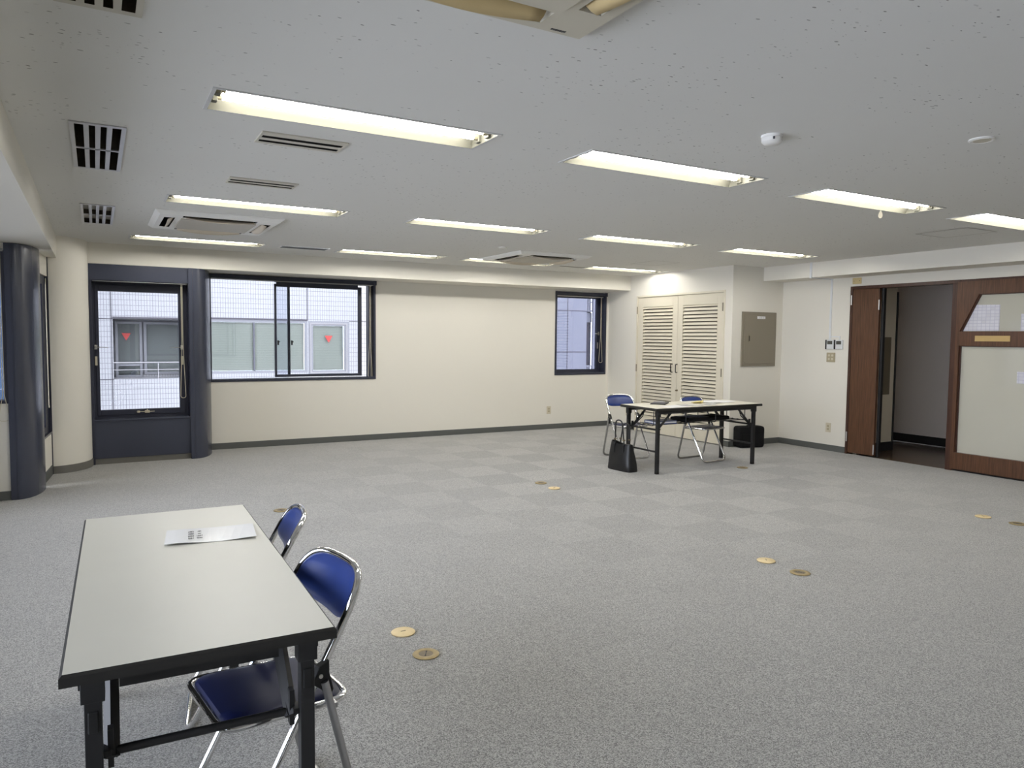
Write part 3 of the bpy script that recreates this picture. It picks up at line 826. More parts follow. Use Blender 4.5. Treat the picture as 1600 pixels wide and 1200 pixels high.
def make_vent(rect, label, metal, void, deep):
    x0, x1, y0, y1 = rect; w = x1 - x0; l = y1 - y0
    t = thing('ceiling_vent', label, 'vent', (x0, y0, H), 0, 'louvred ceiling vents along the left beam')
    b = 0.020; ym = l * 0.60
    fr = MB().sheet(0, w, 0, l, [(b, w - b, 0.03, l - 0.03)], lambda u, v: (u, v, -0.006))
    for q in ((0, 0, w, 0), (w, 0, w, l), (w, l, 0, l), (0, l, 0, 0)):
        fr.quad((q[0], q[1], -0.006), (q[2], q[3], -0.006), (q[2], q[3], 0.004), (q[0], q[1], 0.004))
    fr.box(b, w - b, l * 0.5 - 0.012, l * 0.5 + 0.012, -0.006, 0.0)
    obj('vent_frame', fr, metal, t)
    n = 4
    pitch = (w - 2 * b) / n
    for k in range(1, n):
        cx = b + pitch * k
        sl = MB().box(cx - 0.011, cx + 0.011, 0.03, l - 0.03, -0.006, 0.001)
        sl.box(cx - 0.011, cx - 0.008, 0.03, l - 0.03, 0.0, 0.045).box(cx + 0.008, cx + 0.011, 0.03, l - 0.03, 0.0, 0.045)
        obj('slat', sl, metal, t)
    bx = MB()
    z = deep
    a, c_, e, g_ = b - 0.006, w - b + 0.006, 0.014, l - 0.014
    bx.add([(a, e, -0.004), (c_, e, -0.004), (c_, g_, -0.004), (a, g_, -0.004), (a, e, z), (c_, e, z), (c_, g_, z), (a, g_, z)],
           [(0, 1, 5, 4), (1, 2, 6, 5), (2, 3, 7, 6), (3, 0, 4, 7)])
    bx.box(b, w - b, l * 0.5 - 0.01, l * 0.5 + 0.01, 0.0, z)
    obj('duct', bx, 'duct', t)
    obj('duct_back', MB().quad((a, e, z), (c_, e, z), (c_, g_, z), (a, g_, z)), void, t)
    return t
make_vent(VENTS[0], 'louvred ceiling vent cut off by the top edge of the picture', 'vent_cream', 'dark_void', 0.13)
make_vent(VENTS[1], 'large louvred ceiling vent with dark slots, left of the nearest light', 'vent_alu', 'dark_void', 0.13)
make_vent(VENTS[2], 'louvred ceiling vent with pale fins, farther one above the corner column', 'vent_alu', 'vent_cream', 0.035)

def make_slot(rect, label):
    x0, x1, y0, y1 = rect; w = x1 - x0; l = y1 - y0
    t = thing('slot_diffuser', label, 'vent', (x0, y0, H), 0, 'slot diffusers in the ceiling')
    hs = [(0.012, w - 0.012, l * 0.26, l * 0.26 + l * 0.2), (0.012, w - 0.012, l * 0.66, l * 0.66 + l * 0.2)]
    fr = MB().sheet(0, w, 0, l, hs, lambda u, v: (u, v, -0.007))
    for q in ((0, 0, w, 0), (w, 0, w, l), (w, l, 0, l), (0, l, 0, 0)):
        fr.quad((q[0], q[1], -0.007), (q[2], q[3], -0.007), (q[2], q[3], 0.002), (q[0], q[1], 0.002))
    obj('face_plate', fr, 'vent_cream', t)
    for h in hs:
        obj('slot', MB().add([(h[0], h[2], -0.006), (h[1], h[2], -0.006), (h[1], h[3], -0.006), (h[0], h[3], -0.006),
                              (h[0], h[2], 0.03), (h[1], h[2], 0.03), (h[1], h[3], 0.03), (h[0], h[3], 0.03)],
                             [(0, 1, 5, 4), (1, 2, 6, 5), (2, 3, 7, 6), (3, 0, 4, 7), (4, 5, 6, 7)]), 'dark_void', t)
    return t
make_slot(SLOTS[0], 'double-slot air diffuser just behind the nearest ceiling light')
make_slot(SLOTS[1], 'double-slot air diffuser before the middle-row light, smaller-looking of the two')

x0, x1, y0, y1 = GRILLE
t = thing('ceiling_grille', 'small perforated grey grille between the two left lights of the back row', 'grille', (x0, y0, H))
obj('frame', MB().sheet(0, x1 - x0, 0, y1 - y0, [(0.025, x1 - x0 - 0.025, 0.02, y1 - y0 - 0.02)], lambda u, v: (u, v, -0.005)), 'white_metal', t)
ms = MB(); nx, ny = 22, 7
for i in range(nx + 1): ms.box(0.025 + (x1 - x0 - 0.05) * i / nx - 0.003, 0.025 + (x1 - x0 - 0.05) * i / nx + 0.003, 0.02, y1 - y0 - 0.02, -0.004, 0.0)
for j in range(ny + 1): ms.box(0.025, x1 - x0 - 0.025, 0.02 + (y1 - y0 - 0.04) * j / ny - 0.003, 0.02 + (y1 - y0 - 0.04) * j / ny + 0.003, -0.004, 0.0)
obj('mesh', ms, 'base', t)
obj('duct_back', MB().box(0.01, x1 - x0 - 0.01, 0.01, y1 - y0 - 0.01, 0.02, 0.03), 'dark_void', t)

def make_ac(cx, cy, label, body, flap, grille, mark=False):
    t = thing('air_conditioner', label, 'air conditioner', (cx, cy, H), 0, 'four-way ceiling air conditioners')
    s = 0.49; zi = -0.034; so = 0.455
    sl = 0.285; a0, a1 = 0.335, 0.415
    hs = [(-sl, sl, a0, a1), (-sl, sl, -a1, -a0), (a0, a1, -sl, sl), (-a1, -a0, -sl, sl)]
    pn = MB().sheet(-so, so, -so, so, hs, lambda u, v: (u, v, zi))
    O = [(-s, -s), (s, -s), (s, s), (-s, s)]; I = [(-so, -so), (so, -so), (so, so), (-so, so)]
    for k in range(4):
        j = (k + 1) % 4
        pn.quad((*O[k], -0.008), (*O[j], -0.008), (*I[j], zi), (*I[k], zi))
        pn.quad((*O[k], -0.008), (*O[j], -0.008), (*O[j], 0.001), (*O[k], 0.001))
    obj('panel', pn, body, t)
    gs = 0.295
    gr = MB().prism(rounded_rect(-gs, gs, -gs, gs, 0.01), zi - 0.010, zi + 0.002)
    obj('intake_grille', gr, grille, t, bevel=0.002)
    for k in range(4):
        ang = k * math.pi / 2
        sb = MB().add([(-sl, a0, zi), (sl, a0, zi), (sl, a1, zi), (-sl, a1, zi), (-sl, a0, 0.05), (sl, a0, 0.05), (sl, a1, 0.05), (-sl, a1, 0.05)],
                      [(0, 1, 5, 4), (1, 2, 6, 5), (2, 3, 7, 6), (3, 0, 4, 7), (4, 5, 6, 7)]).rot(ang)
        obj('outlet', sb, 'ac_old' if mark else 'dark_void', t)
        # curved vane hanging half open: longest at its middle
        fl = MB(); n = 12; vs = []
        for i in range(n + 1):
            u = -sl + 0.02 + (2 * sl - 0.04) * i / n
            bow = math.sin(math.pi * i / n)
            drop = 0.010 + 0.022 * bow
            vs += [(u, a0 + 0.006, zi + 0.012), (u, a0 + 0.030, zi - drop * 0.35), (u, a0 + 0.052, zi - drop)]
        fs = []
        for i in range(n):
            for j in range(2): fs.append((i * 3 + j, (i + 1) * 3 + j, (i + 1) * 3 + j + 1, i * 3 + j + 1))
        fl.add(vs, fs).rot(ang)
        obj('air_flap', fl, flap, t, smooth=True, solid=0.004)
    if mark:
        mk = MB(); x = 0.335
        for w_ in (0.006, 0.005, 0.007, 0.004, 0.006, 0.006, 0.005):
            mk.box(x, x + w_, 0.428, 0.438, zi - 0.0012, zi + 0.001); x += w_ + 0.0022
        obj('maker_mark', mk, 'ink', t)
    return t
make_ac(*ACS[0], 'yellowed ceiling air conditioner cut off by the top edge of the picture', 'ac_old', 'ac_flap_old', 'ac_old', True)
make_ac(*ACS[1], 'ceiling air conditioner with open flaps between two left lights, above the pivot window', 'ac', 'ac_flap', 'ac_grille')
make_ac(*ACS[2], 'ceiling air conditioner half hidden behind a back-row light, mid room', 'ac', 'ac_flap', 'ac_grille')

t = thing('smoke_detector', 'round white smoke detector hanging from the ceiling beyond the front-row lights', 'smoke detector', (2.845, 2.515, H))
obj('mount', MB().lathe([(0.050, 0.0), (0.051, -0.010), (0.047, -0.013)], 28), 'white_metal', t, smooth=True)
obj('body', MB().lathe([(0.047, -0.010), (0.048, -0.030), (0.036, -0.042), (0.020, -0.045), (0.0, -0.046)], 28), 'white_metal', t, smooth=True)
obj('indicator', MB().box(-0.034, -0.028, -0.044, -0.036, -0.028, -0.016), 'ink', t)
t = thing('ceiling_speaker', 'flat round ceiling disc with a cream ring near the right side of the picture', 'speaker', (3.750, 2.035, H))
obj('ring', MB().lathe([(0.056, 0.0), (0.057, -0.006), (0.048, -0.010), (0.040, -0.007)], 32), 'white_metal', t, smooth=True)
obj('cover', MB().lathe([(0.042, -0.004), (0.038, -0.009), (0.0, -0.010)], 32), 'ac_old', t, smooth=True)
t = thing('ceiling_sensor', 'small round white disc on the ceiling above the middle air conditioner', 'sensor', (3.862, 7.05, H))
obj('disc', MB().lathe([(0.050, 0.0), (0.050, -0.006), (0.040, -0.012), (0.0, -0.013)], 24), 'white_metal', t, smooth=True)
t = thing('ceiling_sensor', 'white round ceiling disc half cut off by the right edge of the picture', 'sensor', (5.135, 2.455, H))
obj('disc', MB().lathe([(0.055, 0.0), (0.055, -0.008), (0.042, -0.014), (0.0, -0.015)], 24), 'white_metal', t, smooth=True)

def hatch(x0, x1, y0, y1, label):
    w, l = x1 - x0, y1 - y0
    t = thing('access_hatch', label, 'hatch', (x0, y0, H))
    obj('rim', MB().sheet(0, w, 0, l, [(0.010, w - 0.010, 0.010, l - 0.010)], lambda u, v: (u, v, -0.003)), 'taupe', t)
    obj('cover', MB().sheet(0.010, w - 0.010, 0.010, l - 0.010, [], lambda u, v: (u, v, -0.002)), 'ceiling', t)
hatch(6.500, 6.965, 3.605, 4.075, 'square ceiling access hatch with a thin dark rim, near the right edge')
hatch(6.080, 6.505, 7.160, 7.640, 'square ceiling access hatch between the two rightmost far lights')
t = thing('slot_diffuser', 'thin dark ceiling slot between the two right lights of the back row', 'vent', (5.50, 8.36, H))
obj('face_plate', MB().sheet(0, 0.41, 0, 0.12, [(0.0, 0.41, 0.03, 0.08)], lambda u, v: (u, v, -0.003)), 'ceiling', t)
obj('slot', MB().sheet(0.0, 0.41, 0.03, 0.08, [], lambda u, v: (u, v, -0.002)), 'duct', t)

# ================================================================== WALL FITTINGS
t = thing('electrical_panel', 'grey-brown metal electrical panel on the wall beside the louvred doors', 'panel', (7.462, YN, 0))
pw, pz0, pz1 = 0.645, 1.070, 1.797
obj('frame', MB().box(0, pw, -0.020, 0, pz0, pz1), 'taupe', t, bevel=0.003)
obj('door', MB().box(0.035, pw - 0.035, -0.028, -0.018, pz0 + 0.035, pz1 - 0.035), 'taupe', t, bevel=0.003)
lb = obj('name_plate', MB().box(0.265, 0.415, -0.032, -0.027, 1.706, 1.740), 'paper', t)
mk = MB()
for k in range(3):
    cx = 0.312 + k * 0.030
    mk.box(cx - 0.006, cx + 0.006, -0.0335, -0.031, 1.728, 1.731).box(cx - 0.006, cx + 0.006, -0.0335, -0.031, 1.715, 1.718).box(cx - 0.0012, cx + 0.0012, -0.0335, -0.031, 1.714, 1.732)
obj('lettering', mk, 'taupe', lb)
obj('lock', MB().box(0.110, 0.124, -0.034, -0.027, 1.395, 1.49), 'hall_panel', t, bevel=0.004)
obj('lock_grip', MB().box(0.113, 0.121, -0.040, -0.034, 1.41, 1.475), 'rubber', t)

def outlet_y(name, label, x, y, z, w, h):     # faces -y
    t = thing(name, label, 'outlet', (x, y, z))
    obj('plate', MB().box(-w / 2, w / 2, -0.008, 0, -h / 2, h / 2), 'ivory', t, bevel=0.003)
    obj('socket', MB().box(-0.014, 0.014, -0.011, -0.007, 0.006, 0.032).box(-0.014, 0.014, -0.011, -0.007, -0.032, -0.006), 'ivory_dark', t, bevel=0.001)
def outlet_x(name, label, x, y, z, w, h):     # faces -x
    t = thing(name, label, 'outlet', (x, y, z))
    obj('plate', MB().box(-0.008, 0, -w / 2, w / 2, -h / 2, h / 2), 'ivory', t, bevel=0.003)
    obj('socket', MB().box(-0.011, -0.007, -0.014, 0.014, 0.006, 0.032).box(-0.011, -0.007, -0.014, 0.014, -0.032, -0.006), 'ivory_dark', t, bevel=0.001)
outlet_y('wall_outlet', 'ivory power outlet low on the far wall, left of the small window', 6.157, YW, 0.298, 0.075, 0.12)
outlet_x('wall_outlet', 'ivory power outlet low on the wall between corner and louvred doors, behind a chair', XL, 9.155, 0.275, 0.075, 0.12)
outlet_x('wall_outlet', 'ivory power outlet low on the right wall beside the wooden door', XR, 6.220, 0.300, 0.075, 0.12)

for yy, lab in ((6.228, 'left one of two white thermostat controllers beside the wooden door'),
                (6.098, 'right one of two white thermostat controllers, closest to the wooden door')):
    t = thing('wall_controller', lab, 'controller', (XR, yy, 1.374), 0, 'thermostat controllers by the door')
    obj('case', MB().box(-0.018, 0, -0.052, 0.052, -0.060, 0.060), 'controller', t, bevel=0.004)
    obj('screen', MB().box(-0.020, -0.016, -0.034, 0.040, 0.002, 0.046), 'screen', t, bevel=0.001)
    obj('flap', MB().box(-0.0215, -0.017, -0.042, 0.042, -0.052, -0.006), 'controller', t, bevel=0.002)
    obj('side_strip', MB().box(-0.019, 0, 0.052, 0.070, -0.060, 0.060), 'rubber', t)
t = thing('light_switch', 'beige four-button light switch plate below the thermostat controllers', 'switch', (XR, 6.218, 1.210))
obj('plate', MB().box(-0.009, 0, -0.062, 0.062, -0.062, 0.060), 'ivory_dark', t, bevel=0.003)
for by in (-0.024, 0.024):
    for bz in (-0.022, 0.024):
        k = MB().lathe([(0.0, 0.0), (0.015, 0.0), (0.015, 0.004), (0.0, 0.0055)], 16)
        k.v = [(-0.008 - z, by + y, bz + x) for x, y, z in k.v]
        obj('button', k, 'ivory', t, smooth=True)
t = thing('blank_plate', 'small yellowish blank wall plate with two screws above the wooden door', 'wall plate', (XR, 5.882, 2.166))
obj('plate', MB().box(-0.010, 0, -0.060, 0.060, -0.038, 0.038), 'plate_yellow', t, bevel=0.003)
for q in (-0.038, 0.038):
    obj('screw', MB().box(-0.012, -0.009, q - 0.004, q + 0.004, -0.004, 0.004), 'brass_dark', t)
t = thing('name_plaque', 'blank gold plaque on the mid rail of the wooden glazed screen', 'plaque', (XR - 0.022, 4.258, 1.460))
obj('plate', MB().box(-0.006, 0, -0.175, 0.175, -0.030, 0.030), 'plaque', t, bevel=0.0015)
t = thing('cable_raceway', 'white cable raceway running down the beam and wall to the thermostat controllers', 'raceway', (XR, 6.24, 0))
m = MB().box(XRB - XR - 0.014, XRB - XR, 0.0, 0.030, ZRB - 0.012, H)
obj('beam_run', m, 'raceway', t, bevel=0.002)
obj('under_run', MB().box(XRB - XR, 0, 0.005, 0.022, ZRB - 0.012, ZRB), 'raceway', t)
obj('wall_run', MB().box(-0.012, 0, -0.012, 0.014, 1.436, ZRB), 'raceway', t, bevel=0.002)
obj('branch', MB().box(-0.010, 0, -0.150, -0.012, 1.466, 1.480).box(-0.010, 0, -0.150, -0.136, 1.434, 1.466), 'raceway', t)

# ================================================================== FLOOR CAPS
def cap_light(loc, label):
    t = thing('floor_cap', label, 'floor cap', loc, 0, 'round floor box caps')
    obj('lid', MB().lathe([(0.0, 0.001), (0.056, 0.001), (0.058, 0.006), (0.054, 0.009), (0.0, 0.010)], 32), 'cap_cream', t, smooth=True)
    obj('slot', MB().box(-0.012, 0.012, -0.002, 0.002, 0.0095, 0.0112), 'brass_dark', t)
    return t
def cap_brass(loc, label):
    t = thing('floor_cap', label, 'floor cap', loc, 0, 'round floor box caps')
    obj('ring', MB().lathe([(0.030, 0.004), (0.034, 0.001), (0.058, 0.001), (0.060, 0.004), (0.056, 0.007), (0.034, 0.007), (0.030, 0.004)], 32, cap=False), 'brass', t, smooth=True)
    c = obj('insert', MB().lathe([(0.0, 0.002), (0.034, 0.002), (0.034, 0.0058), (0.0, 0.006)], 28), 'brass_dark', t, smooth=True)
    obj('key_slot', MB().box(-0.002, 0.002, -0.014, 0.014, 0.0055, 0.0072).lathe([(0.004, 0.0055), (0.004, 0.0072)], 8, (0, 0.022, 0)).lathe([(0.004, 0.0055), (0.004, 0.0072)], 8, (0, -0.022, 0)), 'ink', c)
    return t
a = cap_light((1.255, 3.251, 0), 'cream round floor cap nearest the camera, beside its brass neighbour')
dup(a, (3.747, 5.782, 0), 0.4, 'cream round floor cap out in mid floor, left of the black tote bag')
dup(a, (3.725, 3.234, 0), 0.9, 'cream round floor cap on open carpet right of centre, before a brass one')
dup(a, (6.255, 3.241, 0), 1.2, 'cream round floor cap far right, left of the cap at the picture edge')
b = cap_brass((1.256, 2.975, 0), 'brass round floor cap with dark centre, nearest the camera')
b.rotation_euler = (0, 0, -0.5)
dup(b, (1.282, 6.050, 0), 0.2, 'brass floor cap partly hidden behind the far blue chair')
dup(b, (3.771, 6.062, 0), 0.1, 'brass floor cap in mid floor, behind the cream one')
dup(b, (6.238, 5.786, 0), 0.8, 'brass floor cap on the carpet beside the black-legged table')
dup(b, (3.719, 2.967, 0), 0.3, 'brass floor cap on open carpet right of centre, just after a cream one')
dup(b, (6.258, 2.984, 0), 0.6, 'brass floor cap cut off by the right edge of the picture')

# ================================================================== FOLDING TABLES
def make_table(name, label, loc, rz, length, width, top_mat, shelf=True):
    t = thing(name, label, 'table', loc, rz, 'folding meeting tables')
    hl, hw, zt = length / 2, width / 2, 0.70
    obj('tabletop', MB().box(-hl + 0.0045, hl - 0.0045, -hw + 0.0045, hw - 0.0045, zt - 0.012, zt + 0.0004), top_mat, t)
    e = MB()
    O = [(-hl - 0.002, -hw - 0.002), (hl + 0.002, -hw - 0.002), (hl + 0.002, hw + 0.002), (-hl - 0.002, hw + 0.002)]
    I = [(-hl + 0.0045, -hw + 0.0045), (hl - 0.0045, -hw + 0.0045), (hl - 0.0045, hw - 0.0045), (-hl + 0.0045, hw - 0.0045)]
    for k in range(4):
        j = (k + 1) % 4
        a0 = [(*I[k], zt), (*I[j], zt), (*O[j], zt - 0.006), (*O[k], zt - 0.006)]
        e.quad(*a0)
        e.quad((*O[k], zt - 0.006), (*O[j], zt - 0.006), (*O[j], zt - 0.027), (*O[k], zt - 0.027))
        e.quad((*O[k], zt - 0.027), (*O[j], zt - 0.027), (*I[j], zt - 0.029), (*I[k], zt - 0.029))
    e.box(-hl + 0.0045, hl - 0.0045, -hw + 0.0045, hw - 0.0045, zt - 0.029, zt - 0.014)
    obj('edge_band', e, 'edge', t)
    lx, ly = hl - 0.072, hw - 0.058
    for sx in (-1, 1):
        for sy in (-1, 1):
            x, y = sx * lx, sy * ly
            lg = MB().box(x - 0.0175, x + 0.0175, y - 0.0175, y + 0.0175, 0.012, 0.671)
            lg.box(x - 0.022, x + 0.022, y - 0.024, y + 0.024, 0.605, 0.671)
            lo = obj('leg', lg, 'black', t, bevel=0.002)
            obj('leg_catch', MB().box(x - 0.022, x + 0.022, y - 0.011, y + 0.011, 0.535, 0.585), 'rubber', lo, bevel=0.003)
            obj('foot', MB().box(x - 0.0180, x + 0.0180, y - 0.0180, y + 0.0180, 0.0, 0.03), 'rubber', lo, bevel=0.003)
            yi = y - sy * 0.032
            br = MB()
            A = Vector((x - sx * 0.015, yi, 0.455)); B = Vector((x - sx * 0.235, yi, 0.664))
            br.tube([A, B], 0.0145, 4)
            br.tube([A + Vector((0, -sy * 0.012, 0)), Vector((x - sx * 0.16, yi - sy * 0.012, 0.565)), Vector((x - sx * 0.20, yi - sy * 0.012, 0.664))], 0.007, 4)
            br.box(x - sx * 0.028 - 0.012, x - sx * 0.028 + 0.012, yi - 0.006, yi + 0.006, 0.43, 0.52)
            br.box(min(x, x - sx * 0.04), max(x, x - sx * 0.04), min(yi, y), max(yi, y), 0.465, 0.478)
            obj('brace', br, 'black', t)
        x = sx * lx
        obj('crossbar', MB().tube([(x - sx * 0.030, -ly + 0.03, 0.462), (x - sx * 0.030, ly - 0.03, 0.462)], 0.0105, 10), 'black', t, smooth=True)
        obj('crossbar', MB().tube([(x, -ly, 0.235), (x, ly, 0.235)], 0.0105, 10), 'black', t, smooth=True)
    if shelf:
        s = MB()
        for yy in (-0.12, -0.04, 0.04, 0.12):
            s.tube([(-lx + 0.03, yy, 0.505), (lx - 0.03, yy, 0.505)], 0.0045, 6)
        for xx in (-lx + 0.03, -0.22, 0.22, lx - 0.03):
            s.tube(fillet([(xx, -0.14, 0.655), (xx, -0.14, 0.500), (xx, 0.14, 0.500), (xx, 0.14, 0.655)], 0.02, 4), 0.0045, 6)
        obj('wire_shelf', s, 'black', t)
    rl = MB().box(-hl + 0.06, hl - 0.06, -hw + 0.03, -hw + 0.055, 0.635, 0.671).box(-hl + 0.06, hl - 0.06, hw - 0.055, hw - 0.03, 0.635, 0.671)
    if not shelf: rl.box(-hl + 0.150, -hl + 0.178, -hw + 0.11, hw - 0.11, 0.588, 0.640).box(hl - 0.178, hl - 0.150, -hw + 0.11, hw - 0.11, 0.588, 0.640)
    obj('under_rail', rl, 'black', t)
    return t
make_table('folding_table', 'pale folding table with black edges in the foreground, bearing one laminated sheet',
           (0.226, 2.513, 0), math.radians(90 - 1.2), 1.495, 0.585, 'laminate', shelf=False)
make_table('folding_table', 'folding table in front of the louvred doors, strewn with papers',
           (5.825, 6.160, 0), 0.0, 1.56, 0.60, 'laminate2')

# ================================================================== FOLDING CHAIRS
def make_chair(label):
    t = thing('folding_chair', label, 'chair', (0, 0, 0), 0, 'blue vinyl folding chairs')
    w = 0.196; R = 0.0113; hh_ = 0.735
    def prof(z):                      # y of the front tube at height z
        return -0.183 + 0.341 * z / 0.62 if z < 0.62 else 0.158 + 0.060 * (z - 0.62) / 0.115
    def arch_z(x):                    # height of the top arch at half-width position x
        c_ = min(1.0, abs(x) / w) ** (1 / 0.45)
        return hh_ - 0.135 + 0.135 * max(0.0, 1 - c_ * c_) ** 0.275
    low = [(-w, prof(0.58), 0.58), (-w, prof(0.012), 0.0118), (w, prof(0.012), 0.0118), (w, prof(0.58), 0.58)]
    path = fillet(low, 0.065, 7)
    top = []
    for i in range(41):
        a = math.pi * i / 40
        # flattened arch over the back, bowed to the rear
        cx, sx = math.cos(a), math.sin(a)
        x = w * (abs(cx) ** 0.45) * (1 if cx >= 0 else -1)
        z = hh_ - 0.135 + 0.135 * (sx ** 0.55)
        y = prof(z) + 0.030 * (1 - (x / w) ** 2)
        top.append(Vector((x, y, z)))
    loop = path + top
    obj('frame', MB().tube(loop, R, 10, closed=True), 'chrome', t, smooth=True)
    wr = w + 0.0235
    rear = fillet([(-wr, 0.088, 0.470), (-wr, 0.200, 0.0118), (wr, 0.200, 0.0118), (wr, 0.088, 0.470)], 0.065, 7)
    obj('rear_legs', MB().tube(rear, R, 10), 'satin', t, smooth=True)
    for s in (-1, 1):
        x = s * (w + 0.010)
        hb = MB().add([(x + dx, y, z) for dx in (-0.013, 0.013) for (y, z) in ((0.052, 0.470), (0.074, 0.512), (0.104, 0.525), (0.104, 0.490), (0.116, 0.440), (0.100, 0.405), (0.088, 0.440))],
                      [tuple(range(7)), tuple(range(13, 6, -1))] + [(i, (i + 1) % 7, 7 + (i + 1) % 7, 7 + i) for i in range(7)])
        h = obj('hinge_bracket', hb, 'rubber', t, bevel=0.003)
        obj('rivet', MB().tube([(x + s * 0.010, 0.078, 0.486), (x + s * 0.0155, 0.078, 0.486)], 0.006, 10), 'steel', h)
        lk = MB().box(min(s * 0.168, s * 0.208), max(s * 0.168, s * 0.208), 0.112, 0.132, 0.378, 0.392)
        obj('seat_link', lk, 'satin', t)
        obj('rivet', MB().tube([(s * 0.229, 0.144, 0.245), (s * 0.2225, 0.144, 0.245)], 0.007, 10), 'steel', t)
        lk2 = MB().box(min(s * 0.178, s * 0.196), max(s * 0.178, s * 0.196), 0.022, 0.040, 0.372, 0.390)
        obj('seat_pivot', lk2, 'satin', t)
    # seat: wider at the front, rounded corners, chromed rim under a padded vinyl top
    def outline(k):
        pts = fillet([(-0.179 - k, -0.175 - k, 0), (0.179 + k, -0.175 - k, 0), (0.164 + k, 0.190 + k, 0), (-0.164 - k, 0.190 + k, 0)], 0.060, 7, True)
        return [(p.x, p.y) for p in pts]
    zs = lambda y: 0.392 - 0.045 * (y + 0.175)
    rim = [(x, y, zs(y)) for x, y in outline(0.0)]
    obj('seat_rim', MB().tube(rim, 0.0105, 10, closed=True), 'chrome', t, smooth=True)
    m = MB(); rings = [(-0.014, -0.004), (-0.009, 0.006), (-0.017, 0.016), (-0.045, 0.021), (-0.10, 0.0225)]
    vs = []; n = None
    for k, dz in rings:
        sc_ = outline(k) if k > -0.04 else [(x * (1 + k / 0.19), (y - 0.0075) * (1 + k / 0.19) + 0.0075) for x, y in outline(0)]
        n = len(sc_)
        vs += [(x, y, zs(y) + dz) for x, y in sc_]
    fs = [(i * n + j, i * n + (j + 1) % n, (i + 1) * n + (j + 1) % n, (i + 1) * n + j) for i in range(len(rings) - 1) for j in range(n)]
    fs += [tuple(range((len(rings) - 1) * n, len(rings) * n)), tuple(range(n - 1, -1, -1))]
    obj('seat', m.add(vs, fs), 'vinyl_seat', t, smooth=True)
    # back pad filling the arch
    pad = MB(); nu, nv = 28, 10; front = []; back = []
    for j in range(nv + 1):
        for i in range(nu + 1):
            u = -1 + 2 * i / nu; v = j / nv
            cx = u
            zb_ = 0.604 + 0.004 * u * u + 0.022 * abs(u) ** 6
            zt_ = max(arch_z(u * 0.190) - 0.007, zb_ + 0.004)
            z = zb_ + (zt_ - zb_) * v
            x = u * 0.190
            y0_ = prof(z) + 0.030 * (1 - (x / w) ** 2)
            puff = 0.011 * (1 - u ** 6) * (1 - (2 * v - 1) ** 4) ** 0.5 if 0 < v < 1 else 0
            front.append((x, y0_ - 0.006 - puff, z)); back.append((x, y0_ + 0.006 + puff * 0.4, z))
    o = len(front); fs = []
    for j in range(nv):
        for i in range(nu):
            a = j * (nu + 1) + i
            fs.append((a, a + 1, a + nu + 2, a + nu + 1)); fs.append((o + a, o + a + nu + 1, o + a + nu + 2, o + a + 1))
    edge = [i for i in range(nu + 1)] + [j * (nu + 1) + nu for j in range(1, nv + 1)] + [nv * (nu + 1) + i for i in range(nu - 1, -1, -1)] + [j * (nu + 1) for j in range(nv - 1, 0, -1)]
    for k in range(len(edge)):
        a, b_ = edge[k], edge[(k + 1) % len(edge)]
        fs.append((a, o + a, o + b_, b_))
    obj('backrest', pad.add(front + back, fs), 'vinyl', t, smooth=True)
    return t
ch = make_chair('blue folding chair in the foreground, nearest the camera, seat under the pale table')
ch.location = (0.410, 2.170, 0); ch.rotation_euler = (0, 0, math.radians(-81.8))
dup(ch, (0.449, 2.901, 0), math.radians(-98.7), 'blue folding chair behind the nearest one, only its back showing above the pale table')
dup(ch, (5.548, 6.951, 0), math.radians(-3.4), 'blue folding chair at the end of the far table, behind the black tote bag')
dup(ch, (6.221, 6.379, 0), math.radians(4.9), 'blue folding chair tucked behind the far table, in front of the louvred doors')

# ================================================================== THINGS ON THE TABLES AND FLOOR
def sheet_item(name, label, cat, cx, cy, z, w, l, rz, mat, thick=0.0008, curl=0.0, group=None):
    m = MB(); n = 10; vs = []; fs = []
    for i in range(n + 1):
        u = -w / 2 + w * i / n
        dz = curl * (math.sin(i / n * math.pi * 2.3 + 0.6) * 0.5 + 0.5) if curl else 0
        for v in (-l / 2, l / 2):
            k = dz if v < 0 else dz * 0.35
            vs += [(u, v, k), (u, v, k + thick)]
    for i in range(n):
        a = i * 4; b = a + 4
        fs += [(a, a + 2, b + 2, b), (a + 1, b + 1, b + 3, a + 3), (a, b, b + 1, a + 1), (a + 2, a + 3, b + 3, b + 2)]
    fs += [(0, 1, 3, 2), (n * 4, n * 4 + 2, n * 4 + 3, n * 4 + 1)]
    o = obj(name, m.add(vs, fs), mat, smooth=False)
    o.location = (cx, cy, z); o.rotation_euler = (0, 0, rz)
    return tag(o, label, cat, group)
TZ = 0.7006
sh = sheet_item('laminated_sheet', 'laminated white sheet with dark lettering lying on the pale foreground table', 'sheet',
                0.347, 2.803, TZ, 0.297, 0.208, math.radians(-6.5), 'film', 0.001, 0.007)
gl = MB()
def glyph(cx, cy, s, rnd):
    """a dense square character turned a quarter, drawn as short strokes"""
    z0, z1 = 0.0015, 0.0088
    w_ = s * 0.07
    for k in range(rnd.choice((3, 4))):
        x = cx - s / 2 + s * (k + 0.5) / 4 + rnd.uniform(-0.03, 0.03) * s
        a = cy - s * rnd.uniform(0.3, 0.5); b = cy + s * rnd.uniform(0.3, 0.5)
        gl.box(x - w_ / 2, x + w_ / 2, a, b, z1 - 0.0006, z1)
    for k in range(rnd.choice((2, 3))):
        y = cy - s / 2 + s * (k + 0.5) / 3 + rnd.uniform(-0.05, 0.05) * s
        a = cx - s * rnd.uniform(0.2, 0.5); b = cx + s * rnd.uniform(0.2, 0.5)
        gl.box(a, b, y - w_ / 2, y + w_ / 2, z1 - 0.0006, z1)
rnd = random.Random(5)
